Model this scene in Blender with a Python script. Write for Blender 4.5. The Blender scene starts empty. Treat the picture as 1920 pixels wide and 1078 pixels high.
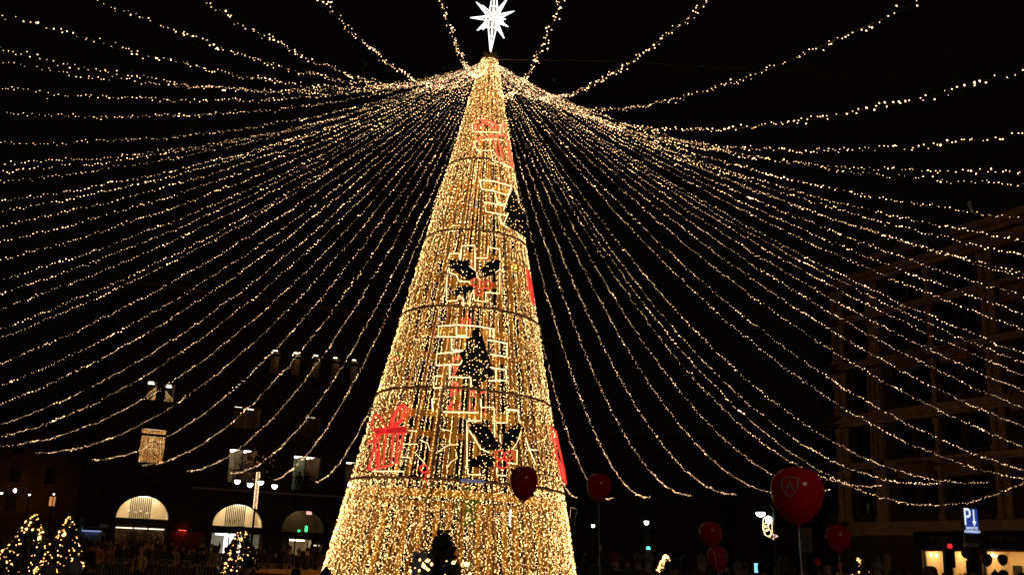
import bpy, bmesh, math, random
import numpy as np
from mathutils import Vector, Matrix, Euler

random.seed(7); rng = np.random.default_rng(7)
S = bpy.context.scene; COL = S.collection

# ------------------------------------------------------------------ camera
FPX, PITCH, ROLL, CAMZ = 1905.0, math.radians(15.15), math.radians(2.2), 1.5
CP = np.array([0.0, 0.0, CAMZ])
fw = np.array([0, math.cos(PITCH), math.sin(PITCH)])
_r = np.array([1.0, 0, 0]); _u = np.cross(_r, fw)
rt = _r * math.cos(ROLL) + _u * math.sin(ROLL)
up = _u * math.cos(ROLL) - _r * math.sin(ROLL)
cd = bpy.data.cameras.new('camera'); cam = bpy.data.objects.new('camera', cd); COL.objects.link(cam)
cd.sensor_width = 36; cd.lens = FPX / 1920 * 36; cd.clip_start = 0.1; cd.clip_end = 2000
cam.matrix_world = Matrix(((rt[0], up[0], -fw[0], 0), (rt[1], up[1], -fw[1], 0), (rt[2], up[2], -fw[2], CAMZ), (0, 0, 0, 1)))
S.camera = cam

# ------------------------------------------------------------------ night sky and exposure
W = bpy.data.worlds.new('World'); S.world = W; W.use_nodes = True
nt = W.node_tree; bg = nt.nodes['Background']
sky = nt.nodes.new('ShaderNodeTexSky'); sky.sky_type = 'NISHITA'; sky.sun_disc = False
sky.sun_elevation = math.radians(-9); sky.sun_rotation = math.radians(200)
town = nt.nodes.new('ShaderNodeMixRGB'); town.blend_type = 'ADD'; town.inputs[0].default_value = 1   # faint even town glow
town.inputs[2].default_value = (.028, .016, .013, 1); nt.links.new(sky.outputs[0], town.inputs[1])
nt.links.new(town.outputs[0], bg.inputs[0]); bg.inputs[1].default_value = 0.05
S.view_settings.view_transform = 'Standard'; S.view_settings.look = 'None'
S.view_settings.exposure = 0.0; S.view_settings.gamma = 1.0; S.view_settings.use_curve_mapping = False
cy = S.cycles
cy.use_light_tree = True; cy.max_bounces = 5; cy.diffuse_bounces = 2; cy.glossy_bounces = 3
cy.transmission_bounces = 3; cy.transparent_max_bounces = 10
cy.sample_clamp_indirect = 3.0; cy.caustics_reflective = False; cy.caustics_refractive = False
cy.use_denoising = True; cy.filter_width = 1.6

def ray(x, y):
    d = fw + rt * (x - 960) / FPX - up * (y - 539) / FPX
    return d / np.linalg.norm(d)
def at(x, y, Y):                      # the point of the place seen at a photo pixel, Y metres away
    d = ray(x, y); return CP + d * (Y / d[1])

# ------------------------------------------------------------------ materials
MATS = {}
def mat(name, col, rough=0.7, var=0.25, scale=6.0, metal=0.0, bump=0.0, spec=0.4):
    if name in MATS: return MATS[name]
    m = bpy.data.materials.new(name); m.use_nodes = True; t = m.node_tree; b = t.nodes['Principled BSDF']
    tc = t.nodes.new('ShaderNodeTexCoord'); n = t.nodes.new('ShaderNodeTexNoise'); n.inputs['Scale'].default_value = scale
    n.inputs['Detail'].default_value = 5
    r = t.nodes.new('ShaderNodeValToRGB')
    c0 = [max(0, c * (1 - var)) for c in col[:3]] + [1]; c1 = [min(1, c * (1 + var)) for c in col[:3]] + [1]
    r.color_ramp.elements[0].color = c0; r.color_ramp.elements[1].color = c1
    r.color_ramp.elements[0].position = .3; r.color_ramp.elements[1].position = .7
    t.links.new(tc.outputs['Object'], n.inputs['Vector']); t.links.new(n.outputs[0], r.inputs[0]); t.links.new(r.outputs[0], b.inputs['Base Color'])
    b.inputs['Roughness'].default_value = rough; b.inputs['Metallic'].default_value = metal
    b.inputs['Specular IOR Level'].default_value = spec
    if bump:
        k = t.nodes.new('ShaderNodeBump'); k.inputs['Strength'].default_value = bump
        t.links.new(n.outputs[0], k.inputs['Height']); t.links.new(k.outputs[0], b.inputs['Normal'])
    MATS[name] = m; return m
def em(name, col, s, sampling=None):
    if name in MATS: return MATS[name]
    m = bpy.data.materials.new(name); m.use_nodes = True; t = m.node_tree; b = t.nodes['Principled BSDF']
    b.inputs['Base Color'].default_value = (.6, .6, .6, 1)
    b.inputs['Emission Color'].default_value = (*col, 1); b.inputs['Emission Strength'].default_value = s
    if sampling: m.cycles.emission_sampling = sampling
    MATS[name] = m; return m
def glass(name, refl, rough=0.0, tint=(.9, .9, .9)):
    if name in MATS: return MATS[name]
    m = bpy.data.materials.new(name); m.use_nodes = True; t = m.node_tree; t.nodes.clear()
    o = t.nodes.new('ShaderNodeOutputMaterial'); mx = t.nodes.new('ShaderNodeMixShader'); mx.inputs[0].default_value = refl
    a = t.nodes.new('ShaderNodeBsdfTransparent'); a.inputs[0].default_value = (*tint, 1)
    g = t.nodes.new('ShaderNodeBsdfGlossy'); g.inputs['Roughness'].default_value = rough; g.inputs['Color'].default_value = (.95, .9, .8, 1)
    t.links.new(a.outputs[0], mx.inputs[1]); t.links.new(g.outputs[0], mx.inputs[2]); t.links.new(mx.outputs[0], o.inputs[0])
    MATS[name] = m; return m

M_BULB = em('warm_bulb', (1.0, .60, .30), 6.2, 'FRONT')
M_TBULB = em('tree_bulb', (1.0, .60, .22), 8.0, 'FRONT')
M_FBULB = em('amber_bulb', (1.0, .48, .15), 5.0, 'FRONT')
M_WIRE = mat('cable', (.02, .025, .02), .6)
M_GOLD = mat('gold_foil', (.95, .47, .06), .5, .15, 14, metal=.0)
M_RING = mat('bronze_steel', (.34, .22, .11), .5, .3, 5)
M_OUT = em('warm_rope_light', (1.0, .74, .36), 2.0)
M_RED = em('red_rope_light', (1.0, .025, .025), .85)
M_REDF = em('glowing_red_mesh', (1.0, .02, .02), .5)
M_LEAF = mat('dark_green_mesh', (.02, .035, .012), .8, .4, 20)
M_STAR = em('white_star_light', (.92, .96, 1.0), 3.0)
M_STARF = mat('star_mesh', (.40, .30, .16), .4, .5, 18)
M_BALL = mat('red_latex', (.72, .004, .028), .2, .05, 3, spec=.5)
_t = M_BALL.node_tree; _b = _t.nodes['Principled BSDF']; _tr = _t.nodes.new('ShaderNodeBsdfTranslucent'); _tr.inputs[0].default_value = (.95, .006, .03, 1)
_mx = _t.nodes.new('ShaderNodeMixShader'); _mx.inputs[0].default_value = .5   # thin latex lets light through
_t.links.new(_b.outputs[0], _mx.inputs[1]); _t.links.new(_tr.outputs[0], _mx.inputs[2]); _t.links.new(_mx.outputs[0], _t.nodes['Material Output'].inputs[0])
M_PRINT = mat('pale_print', (.34, .22, .26), .5, .05)
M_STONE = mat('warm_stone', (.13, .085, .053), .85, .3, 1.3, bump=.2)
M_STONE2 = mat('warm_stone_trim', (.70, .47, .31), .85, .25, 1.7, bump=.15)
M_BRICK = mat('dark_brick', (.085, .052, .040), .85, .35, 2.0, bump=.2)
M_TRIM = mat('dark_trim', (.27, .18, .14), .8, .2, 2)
M_FRAME = mat('dark_frame', (.02, .018, .018), .5)
M_FASCIA = mat('black_fascia', (.012, .012, .014), .4)
M_DARK = mat('dark_room', (.05, .04, .035), .9)
M_CREAM = mat('cream_plaster', (.70, .57, .37), .9, .06, 2)
M_GREYP = mat('grey_plaster', (.50, .45, .32), .9, .1, 2)
M_TAN = mat('tan_plaster', (.34, .21, .11), .9, .12, 2)
M_METAL = mat('galvanised_steel', (.38, .36, .34), .42, .2, 8, metal=.7)
M_POST = mat('dark_post_paint', (.03, .03, .032), .5)
M_WHITE = mat('white_board', (.55, .53, .5), .6, .05)
M_BLACK = mat('black_ink', (.015, .015, .015), .6)
M_LAMPW = em('lamp_globe_white', (1.0, .93, .75), 9.0)
M_LAMPA = em('lamp_amber', (1.0, .72, .35), 14.0)
M_TUBE = em('fluorescent_tube', (1.0, .93, .78), 10.0)
M_NEEDLE = mat('spruce_needles', (.022, .035, .016), .8, .5, 30)
M_BARK = mat('bark', (.06, .04, .025), .9)

# ------------------------------------------------------------------ mesh helpers
def mk(name, V, Fc, m, parent=None, loc=None, smooth=False, slot_obj=False):
    me = bpy.data.meshes.new(name); me.from_pydata([tuple(map(float, v)) for v in V], [], [tuple(map(int, f)) for f in Fc])
    if smooth: me.polygons.foreach_set('use_smooth', [True] * len(me.polygons))
    return link(name, me, m, parent, loc)
def link(name, me, m, parent=None, loc=None):
    if m is not None and not me.materials: me.materials.append(m)
    o = bpy.data.objects.new(name, me); COL.objects.link(o)
    if parent: o.parent = parent
    if loc is not None: o.location = [float(c) for c in loc]
    return o
def bulk(name, V, T, m):               # many triangles at once
    me = bpy.data.meshes.new(name); V = np.asarray(V, np.float32); T = np.asarray(T, np.int32)
    me.vertices.add(len(V)); me.vertices.foreach_set('co', V.ravel())
    me.loops.add(T.size); me.loops.foreach_set('vertex_index', T.ravel())
    me.polygons.add(len(T)); me.polygons.foreach_set('loop_start', np.arange(len(T), dtype=np.int32) * 3)
    me.update(calc_edges=True); me.materials.append(m); return me
OCT = np.array([[1, 0, 0], [-1, 0, 0], [0, 1, 0], [0, -1, 0], [0, 0, 1], [0, 0, -1]], float)
OCF = np.array([[0, 2, 4], [2, 1, 4], [1, 3, 4], [3, 0, 4], [2, 0, 5], [1, 2, 5], [3, 1, 5], [0, 3, 5]])
def bulbs(name, P, R, m):
    P = np.asarray(P, float); n = len(P); R = np.broadcast_to(np.asarray(R, float), (n,))
    ang = rng.uniform(0, 6.28, n); c, s = np.cos(ang), np.sin(ang)
    o = np.repeat(OCT[None], n, 0) * R[:, None, None] * np.array([1, 1, 1.35])
    x = o[:, :, 0] * c[:, None] - o[:, :, 2] * s[:, None]; z = o[:, :, 0] * s[:, None] + o[:, :, 2] * c[:, None]
    o[:, :, 0] = x; o[:, :, 2] = z
    V = (P[:, None] + o).reshape(-1, 3); T = (np.arange(n)[:, None, None] * 6 + OCF[None]).reshape(-1, 3)
    return bulk(name, V, T, m)
class MB:
    def __init__(s): s.V = []; s.F = []
    def box(s, a, b):
        x0, y0, z0 = a; x1, y1, z1 = b; n = len(s.V)
        s.V += [(x0, y0, z0), (x1, y0, z0), (x1, y1, z0), (x0, y1, z0), (x0, y0, z1), (x1, y0, z1), (x1, y1, z1), (x0, y1, z1)]
        s.F += [tuple(n + i for i in f) for f in ((3, 2, 1, 0), (4, 5, 6, 7), (0, 1, 5, 4), (1, 2, 6, 5), (2, 3, 7, 6), (3, 0, 4, 7))]; return s
    def tube(s, pts, r, k=5, closed=False, cap=True):
        pts = [Vector([float(c) for c in p]) for p in pts]; n0 = len(s.V); n = len(pts)
        rr = r if hasattr(r, '__len__') else [r] * n
        for i, p in enumerate(pts):
            a = pts[(i - 1) % n] if (closed or i > 0) else p; b = pts[(i + 1) % n] if (closed or i < n - 1) else p
            d = (b - a)
            if d.length < 1e-9: d = Vector((0, 0, 1))
            d.normalize(); h = Vector((0, 0, 1)) if abs(d.z) < .9 else Vector((1, 0, 0))
            e1 = d.cross(h).normalized(); e2 = d.cross(e1)
            for j in range(k):
                t = 2 * math.pi * j / k; s.V.append(tuple(p + (e1 * math.cos(t) + e2 * math.sin(t)) * rr[i]))
        for i in range(n if closed else n - 1):
            for j in range(k):
                a = n0 + i * k + j; b = n0 + i * k + (j + 1) % k; c = n0 + ((i + 1) % n) * k + (j + 1) % k; d = n0 + ((i + 1) % n) * k + j
                s.F.append((a, b, c, d))
        if cap and not closed:
            s.F.append(tuple(n0 + j for j in range(k))[::-1]); s.F.append(tuple(n0 + (n - 1) * k + j for j in range(k)))
        return s
    def lathe(s, prof, k=16, c=(0, 0, 0), sx=1, sy=1):
        n0 = len(s.V)
        for r, z in prof:
            for j in range(k):
                t = 2 * math.pi * j / k; s.V.append((c[0] + r * math.cos(t) * sx, c[1] + r * math.sin(t) * sy, c[2] + z))
        for i in range(len(prof) - 1):
            for j in range(k):
                a = n0 + i * k + j; b = n0 + i * k + (j + 1) % k; s.F.append((a, b, b + k, a + k))
        s.F.append(tuple(n0 + j for j in range(k))[::-1]); s.F.append(tuple(n0 + (len(prof) - 1) * k + j for j in range(k))); return s
    def prism(s, poly, off):           # polygon extruded along an offset vector
        n0 = len(s.V); n = len(poly); off = np.asarray(off, float)
        s.V += [tuple(p) for p in poly] + [tuple(np.asarray(p) + off) for p in poly]
        s.F.append(tuple(n0 + i for i in range(n))); s.F.append(tuple(n0 + n + i for i in range(n))[::-1])
        for i in range(n): s.F.append((n0 + i, n0 + n + i, n0 + n + (i + 1) % n, n0 + (i + 1) % n))
        return s
    def ob(s, name, m, parent=None, smooth=False, loc=None): return mk(name, s.V, s.F, m, parent, loc, smooth)
def thing(name, label, cat, loc=(0, 0, 0), rotz=0.0, group=None):
    o = bpy.data.objects.new(name, None); COL.objects.link(o); o.empty_display_size = .2
    o.location = [float(c) for c in loc]; o.rotation_euler = (0, 0, rotz); return tag(o, label, cat, group)
def tag(o, label, cat, group=None):
    o['label'] = label; o['category'] = cat
    if group: o['group'] = group
    return o
def stuff(o): o['kind'] = 'stuff'; return o
def structure(o): o['kind'] = 'structure'; return o
def text(name, s, size, m, parent, loc, rot=(math.pi / 2, 0, 0), ext=.01, width=1.0, align='CENTER'):
    c = bpy.data.curves.new(name, 'FONT'); c.body = s; c.size = size; c.extrude = ext; c.align_x = align; c.align_y = 'CENTER'
    t = bpy.data.objects.new(name, c); COL.objects.link(t); dg = bpy.context.evaluated_depsgraph_get()
    me = bpy.data.meshes.new_from_object(t.evaluated_get(dg)); bpy.data.objects.remove(t); bpy.data.curves.remove(c)
    me.name = name; me.materials.clear(); me.materials.append(m)
    o = link(name, me, None, parent, loc); o.rotation_euler = rot; o.scale = (width, 1, 1); return o
def dup(root, loc, rotz, label=None, group=None, swap=None):
    r = root.copy(); COL.objects.link(r); r.location = loc; r.rotation_euler = (0, 0, rotz)
    if label: r['label'] = label
    if group: r['group'] = group
    for ch in root.children:
        c = ch.copy(); COL.objects.link(c); c.parent = r
        for g in ch.children: d = g.copy(); COL.objects.link(d); d.parent = c
    return r
ORD = 'first second third fourth fifth sixth seventh eighth ninth tenth eleventh twelfth thirteenth fourteenth fifteenth sixteenth seventeenth eighteenth nineteenth twentieth twenty-first twenty-second twenty-third twenty-fourth twenty-fifth twenty-sixth'.split()

# ------------------------------------------------------------------ ground
structure(mk('plaza_ground', [(-600, -300, 0), (600, -300, 0), (600, 900, 0), (-600, 900, 0)], [(0, 1, 2, 3)], mat('worn_paving', (.07, .062, .058), .75, .35, .8, bump=.1)))
structure(MB().box((-60, 56, 0), (4, 76, .30)).ob('pavement_terrace', mat('paving_slabs', (.16, .14, .12), .8, .25, 1.5)))

# ------------------------------------------------------------------ wall with real openings, in the frame x along, y inward, z up
def wall(name, u0, u1, z0, z1, rects, arches, m, parent, th=.45):
    mb = MB(); holes = list(rects) + [(a, b, zl, zs + h) for a, b, zl, zs, h in arches]
    us = sorted({u0, u1, *[h[0] for h in holes], *[h[1] for h in holes]}); zs_ = sorted({z0, z1, *[h[2] for h in holes], *[h[3] for h in holes]})
    def q(*p):
        n = len(mb.V); mb.V.extend(p); mb.F.append(tuple(range(n, n + len(p))))
    for i in range(len(us) - 1):
        for j in range(len(zs_) - 1):
            a, b, c, d = us[i], us[i + 1], zs_[j], zs_[j + 1]; mu, mz = (a + b) / 2, (c + d) / 2
            if any(h[0] < mu < h[1] and h[2] < mz < h[3] for h in holes): continue
            q((a, 0, c), (b, 0, c), (b, 0, d), (a, 0, d))
    for a, b, c, d in rects:
        q((a, 0, c), (a, 0, d), (a, th, d), (a, th, c)); q((b, 0, d), (b, 0, c), (b, th, c), (b, th, d))
        q((a, 0, d), (b, 0, d), (b, th, d), (a, th, d)); q((b, 0, c), (a, 0, c), (a, th, c), (b, th, c))
    for a, b, zl, zs, h in arches:
        cx, rx = (a + b) / 2, (b - a) / 2; N = 18
        P = [(cx - rx * math.cos(math.pi * k / N), zs + h * math.sin(math.pi * k / N)) for k in range(N + 1)]
        for k in range(N):
            (x0, y0), (x1, y1) = P[k], P[k + 1]
            q((x0, 0, y0), (x1, 0, y1), (x1, 0, zs + h), (x0, 0, zs + h)); q((x0, 0, y0), (x0, th, y0), (x1, th, y1), (x1, 0, y1))
        q((a, 0, zl), (a, 0, zs), (a, th, zs), (a, th, zl)); q((b, 0, zs), (b, 0, zl), (b, th, zl), (b, th, zs))
    return mb.ob(name, m, parent)
def room(parent, u0, u1, z0, z1, m, tubes=(), depth=3.2, y0=.46, tm=None):
    """A lit room behind an opening: five faces, and its ceiling tubes as sub-parts."""
    e = .12; a, b, c, d = u0 - e, u1 + e, z0 - e, z1 + e; y1 = y0 + depth
    V = [(a, y0, c), (b, y0, c), (b, y0, d), (a, y0, d), (a, y1, c), (b, y1, c), (b, y1, d), (a, y1, d)]
    r = mk('room', V, [(4, 5, 6, 7), (0, 4, 7, 3), (1, 2, 6, 5), (3, 7, 6, 2), (0, 1, 5, 4)], m, parent)
    for (x, y, l, w) in tubes:
        MB().box((x - l / 2, y0 + y, d - .12), (x + l / 2, y0 + y + w, d - .05)).ob('ceiling_lamp', tm or M_TUBE, r)
    return r
def window(parent, u0, u1, z0, z1, bars_u=(), bars_z=(), pm=None, y=.22, fr=.06):
    mb = MB().box((u0, y, z0), (u0 + fr, y + .07, z1)).box((u1 - fr, y, z0), (u1, y + .07, z1)).box((u0 + fr, y, z0), (u1 - fr, y + .07, z0 + fr)).box((u0 + fr, y, z1 - fr), (u1 - fr, y + .07, z1))
    w = mb.ob('window', M_FRAME, parent)
    for b in bars_u: MB().box((b - .04, y - .01, z0 + fr), (b + .04, y + .08, z1 - fr)).ob('mullion', M_FRAME, w)
    for b in bars_z: MB().box((u0 + fr, y - .012, b - .09), (u1 - fr, y + .082, b + .09)).ob('transom', M_FRAME, w)
    mk('pane', [(u0 + fr, y + .035, z0 + fr), (u1 - fr, y + .035, z0 + fr), (u1 - fr, y + .035, z1 - fr), (u0 + fr, y + .035, z1 - fr)], [(0, 1, 2, 3)], pm or glass('window_glass', .12), w)
    return w
def darkback(parent, u0, u1, z0, z1, y=.9):
    return mk('room', [(u0 - .1, y, z0 - .1), (u1 + .1, y, z0 - .1), (u1 + .1, y, z1 + .1), (u0 - .1, y, z1 + .1)], [(0, 1, 2, 3)], M_DARK, parent)

# ------------------------------------------------------------------ bank building on the left
LB = thing('arched_building', 'dark brick building on the left with lit arched ground floor and ledge', 'building', (-17.309, 87.0, 0), math.radians(25.5))
small = [(-13.02, -12.2, 13.05, 14.65), (-11.62, -10.8, 13.03, 14.53)]
top = [(c - .42, c + .42, 16.35, 17.95, .5) for c in (-2.95, -1.14, .62, 2.38, 4.1)]
tall = [(-13.0, -11.05, 8.08, 10.84), (-5.95, -3.64, 11.4, 13.3), (-.6, 1.72, 11.2, 13.15), (-5.94, -3.66, 7.0, 9.76), (-.58, 1.8, 6.72, 9.62), (4.0, 6.2, 6.6, 9.45)]
arch = [(-14.07, -10.12, 0, 3.80, 1.75), (-6.71, -2.66, 0, 3.54, 1.78), (-1.11, 2.61, 0, 3.33, 1.85)]
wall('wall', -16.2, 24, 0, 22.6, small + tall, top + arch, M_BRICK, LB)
mk('side_wall', [(-16.2, 0, 0), (-16.2, 0, 22.6), (-16.2, 14, 22.6), (-16.2, 14, 0)], [(0, 1, 2, 3)], M_BRICK, LB)
mk('roof', [(-16.2, 0, 22.6), (24, 0, 22.6), (24, 14, 22.6), (-16.2, 14, 22.6)], [(0, 1, 2, 3)], M_BRICK, LB)
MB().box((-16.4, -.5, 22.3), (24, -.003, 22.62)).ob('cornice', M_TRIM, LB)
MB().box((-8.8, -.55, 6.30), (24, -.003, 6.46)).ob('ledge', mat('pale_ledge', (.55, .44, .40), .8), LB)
MB().box((-16.3, -.25, 6.32), (-8.8, -.003, 6.42)).ob('ledge', M_BRICK, LB)
TB = em('office_tube', (1.0, .9, .68), 7.0)
for i, (a, b, c, d) in enumerate(small):
    room(LB, a, b, c, d, M_TAN, [((a + b) / 2 - .1, .5, .5, .12), ((a + b) / 2 + .1, 1.6, .5, .12)], tm=TB)
    window(LB, a, b, c, d, pm=glass('mirror_glass', .55))
for i, (a, b, c, s_, h) in enumerate(top):
    dim = [1, 1, 1, .8, .6][i]
    room(LB, a, b, c, s_ + h, M_TAN, [((a + b) / 2 + .1, .4, .4, .1), ((a + b) / 2 - .1, 1.5, .45, .12)], tm=em('dim_tube_%s' % ('a' if i < 3 else 'b'), (1, .85, .6), 6.0 if i < 3 else 4.0))
    w = window(LB, a, b, c, s_, pm=glass('window_glass', .12))
    MB().box((a, .2, s_ - .1), (b, .31, s_ + .1)).ob('transom', M_FRAME, w)
a, b, c, d = tall[0]
room(LB, a, b, c, d, M_TAN, [((a + b) / 2, .6, 1.2, .12)], tm=TB); window(LB, a, b, c, d, bars_z=(10.32,), pm=glass('mirror_foil_glass', .88))
a, b, c, d = tall[1]; m_ = (a + b) / 2 - .1
room(LB, a, b, c, d, M_TAN, [(a + .5, .5, .6, .1), (b - .7, 1.4, .7, .1)], tm=em('faint_tube', (1, .9, .7), 2.4)); w = window(LB, a, b, c, d)
MB().box((m_ - .05, .17, c + .06), (m_ + .05, .21, d - .06)).ob('mullion', mat('pale_mullion', (.7, .68, .62), .5), w)
a, b, c, d = tall[2]; room(LB, a, b, c, d, M_TAN, [(b - .6, 1.8, .8, .1)], tm=em('very_faint_tube', (1, .8, .6), .8)); window(LB, a, b, c, d, bars_u=((a + b) / 2,))
for k, (a, b, c, d) in enumerate(tall[3:6]):
    m_ = (a + b) / 2 - (.02 if k == 0 else .1)
    if k < 2:
        if k == 0:
            room(LB, a, m_ - .12, c, d, M_GREYP, [(a + .55, .5, .8, .12), (a + .5, 1.5, .8, .12), (a + .5, 2.4, .8, .12)], tm=TB)
        else:
            room(LB, a, m_ - .12, c, d, mat('pale_green_plaster', (.55, .62, .45), .9), [(a + .55, .8, .9, .12), (a + .5, 2.0, .9, .12)], tm=TB)
        room(LB, m_ + .12, b, c, d, M_TAN, [(b - .7, .6, .8, .1), (b - .6, 1.6, .8, .1), (b - .7, 2.6, .7, .1)], tm=em('half_tube', (1, .9, .7), 4.5))
    else: room(LB, a, b, c, d, M_TAN, [(a + .7, .6, .8, .1), (a + .7, 1.6, .8, .1)], tm=em('half_tube', (1, .9, .7), 4.5))
    window(LB, a, b, c, d, bars_u=(m_,))
    # balcony rail
    mb = MB().box((a - .35, -.5, c + 1.0), (b + .35, -.44, c + 1.06)).box((a - .35, -.5, c - .25), (b + .35, -.44, c - .2))
    rl = mb.ob('balcony_rail', M_FRAME, LB)
    for q in range(13): MB().box((a - .33 + q * (b - a + .66) / 12 - .012, -.485, c - .2), (a - .33 + q * (b - a + .66) / 12 + .012, -.455, c + 1.0)).ob('baluster', M_FRAME, rl)
bk = MB().box((.15, -.56, 6.72), (2.3, -.52, 7.6)).ob('sign_board', M_FASCIA, LB)
text('lettering', 'BBVA', .62, mat('dim_letter', (.16, .13, .12), .6), bk, (1.25, -.575, 7.15))
# ground floor arches
RIB = mat('gold_rib', (.16, .11, .04), .6)
LEDC = em('shop_ceiling_panel', (1.0, .90, .68), 9.0)
for k, (a, b, z0, s_, h) in enumerate(arch):
    cx = (a + b) / 2
    m_ = M_CREAM if k < 2 else mat('brown_plaster', (.22, .14, .07), .9)
    tub = [(cx, .5, 3.2, .5), (cx, 1.8, 3.2, .5)] if k < 2 else [(cx - .3, 1.2, .12, 1.0), (cx + .6, .4, .6, .2)]
    room(LB, a, b, s_ + .02, s_ + h, m_, tub, tm=LEDC if k < 2 else TB, depth=2.2)
    fa = MB().box((a, .10, s_ - .52), (b, .40, s_)).ob('fascia', M_FASCIA, LB)
    if k == 2: text('lettering', 'BBVA', .55, mat('dim_letter', (.16, .13, .12), .6), fa, (cx + .05, .085, s_ - .27))
    N = 16
    pr = [(cx - (b - a) / 2 * math.cos(math.pi * q / N), .2, s_ + h * math.sin(math.pi * q / N)) for q in range(N + 1)]
    fr = MB().tube(pr, .04, 4).ob('window', M_FRAME, LB)
    mk('pane', [(x, .24, z) for x, y, z in pr], [tuple(range(N + 1))], glass('shop_glass', .05), fr)
    if k < 2:
        for q in range(11):
            x = cx - .18 + (q - 5) * .15; zz = s_ + h * math.sqrt(max(0, 1 - ((x - cx) / ((b - a) / 2)) ** 2))
            MB().box((x - .042, .5, s_ + .02), (x + .042, .54, zz)).ob('rib', RIB, fr)
        text('lettering', 'BBVA', .40, mat('brown_letter', (.22, .13, .05), .5), fr, (cx - .16, .45, s_ + .38))
    else:
        em('green_light', (.05, 1, .25), 3.0)
        MB().box((1.05, .6, s_ + .08), (1.25, .64, s_ + .55)).ob('green_sign', MATS['green_light'], fr)
        MB().box((.45, .6, s_ + .05), (.65, .64, s_ + .2)).ob('green_sign', MATS['green_light'], fr)
        MB().box((1.05, .6, s_ + 1.5), (1.5, .64, s_ + 1.75)).ob('pink_sign', em('pink_light', (1, .35, .3), 2.0), fr)
    zt = s_ - .54
    dw = MB().box((a, .25, 0), (a + .1, .33, zt)).box((b - .1, .25, 0), (b, .33, zt)).box((cx - .6, .25, 0), (cx - .5, .33, zt)).box((cx + .5, .25, 0), (cx + .6, .33, zt)).ob('shop_door', M_FRAME, LB)
    mk('pane', [(a, .3, .02), (b, .3, .02), (b, .3, zt), (a, .3, zt)], [(0, 1, 2, 3)], glass('shop_glass', .05), dw)
    if k == 0: room(LB, a, b, .05, zt - .25, M_DARK, [(cx, .1, 3.6, .1)], tm=em('door_tube', (1, .85, .6), 2.5), depth=3)
    if k == 1:
        room(LB, a, b, .05, zt - .15, M_GREYP, [(cx - .7, .3, 1.6, .4)], tm=em('entrance_panel', (.97, .95, 1), 10), depth=3)
        MB().box((cx - .8, .9, 1.2), (cx + .7, .95, 2.85)).ob('screen', em('bright_screen', (.93, .92, 1.0), 2.6), LB)
    if k == 2:
        room(LB, a + 1.0, b - 1.1, .05, zt - .15, M_CREAM, [(cx - .2, .4, 1.2, .3)], tm=em('entrance_panel_b', (1, .95, .8), 9), depth=2.5)
        room(LB, b - .8, b, .05, zt - .5, M_TAN, [(b - .4, .4, .5, .2)], tm=em('faint_tube', (1, .9, .7), 2.4), depth=2.5)
# red lit strip of shop wall beside the arches
MB().box((-9.9, -.08, 0), (-7.2, -.01, 2.95)).ob('shop_panel', mat('red_shop_panel', (.45, .08, .05), .7), LB)
MB().box((-9.3, -.3, 3.02), (-8.7, -.2, 3.05)).ob('wall_lamp', em('red_wash_lamp', (1, .12, .05), 3), LB)
MB().box((-7.75, -.10, 1.9), (-7.2, -.09, 2.7)).ob('shop_panel', mat('tan_shop_panel', (.33, .22, .14), .7), LB)
# parking-machine lights left of the first arch
k_ = thing('news_kiosk', 'small kiosk with blue lit roof edge beside the left arch', 'kiosk', at(170, 1000, 68) * np.array([1, 1, 0]))
MB().box((-.35, -.3, .3), (.62, .9, 2.45)).ob('body', mat('kiosk_panel', (.22, .22, .27), .6), k_)
MB().box((-.40, -.5, 2.74), (.67, 1.0, 2.98)).ob('roof', mat('kiosk_roof', (.03, .04, .16), .5), k_)
MB().box((-.40, -.53, 2.46), (.67, -.0, 2.53)).ob('light_strip', em('blue_strip', (.45, .55, 1), .55), k_)
MB().box((-.68, -.4, .3), (-.46, -.2, 3.3)).ob('pillar', mat('pale_green_panel', (.22, .28, .19), .6), k_)

# people in the lit window
# ------------------------------------------------------------------ stone building on the right
RB = thing('stone_building', 'tall beige stone building on the right with columns, balconies and shops below', 'building', (25.235, 78.0, 0), -math.radians(62))
bays = [(5.75, 9.2), (9.75, 13.4), (15.9, 19.6), (20.2, 24)]
wins = []
for z0, z1 in ((5.9, 9.0), (9.95, 12.2), (13.6, 16.4), (17.4, 20.1), (20.95, 22.9)):
    for a, b in bays:
        m_ = (a + b) / 2; wins += [(a + .15, m_ - .25, z0, z1), (m_ + .25, b - .15, z0, z1)]
    wins += [(2.15, 3.55, z0, z1)]
shops = [(7.35, 9.05, .3, 3.4), (9.5, 11.2, .3, 3.4), (12.0, 16.6, .3, 3.42), (3.85, 4.65, .2, 3.2)]
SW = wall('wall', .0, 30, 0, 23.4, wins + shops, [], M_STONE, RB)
for a, b, c, d in wins:
    w = window(RB, a, b, c, d, bars_u=((a + b) / 2,)); darkback(RB, a, b, c, d)
    MB().box((a - .16, -.09, c), (a - .002, .0, d)).box((b + .002, -.09, c), (b + .16, .0, d)).box((a - .2, -.14, d + .002), (b + .2, .0, d + .25)).box((a - .2, -.16, c - .16), (b + .2, .0, c - .002)).ob('surround', M_STONE, w)
MB().box((-.0, .001, 23.4), (30, 12, 23.9)).ob('roof', M_STONE, RB)
def course(z0, z1, proj, nm, m=M_STONE2, u0=0, u1=30):
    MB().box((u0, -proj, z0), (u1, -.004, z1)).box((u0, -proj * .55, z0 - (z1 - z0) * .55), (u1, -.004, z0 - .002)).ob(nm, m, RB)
course(23.3, 23.75, .95, 'cornice'); course(24.35, 24.85, 1.3, 'eave', u0=12.6)
MB().box((12.9, -.6, 23.76), (30, 6, 24.33)).ob('attic', M_STONE, RB)
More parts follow.
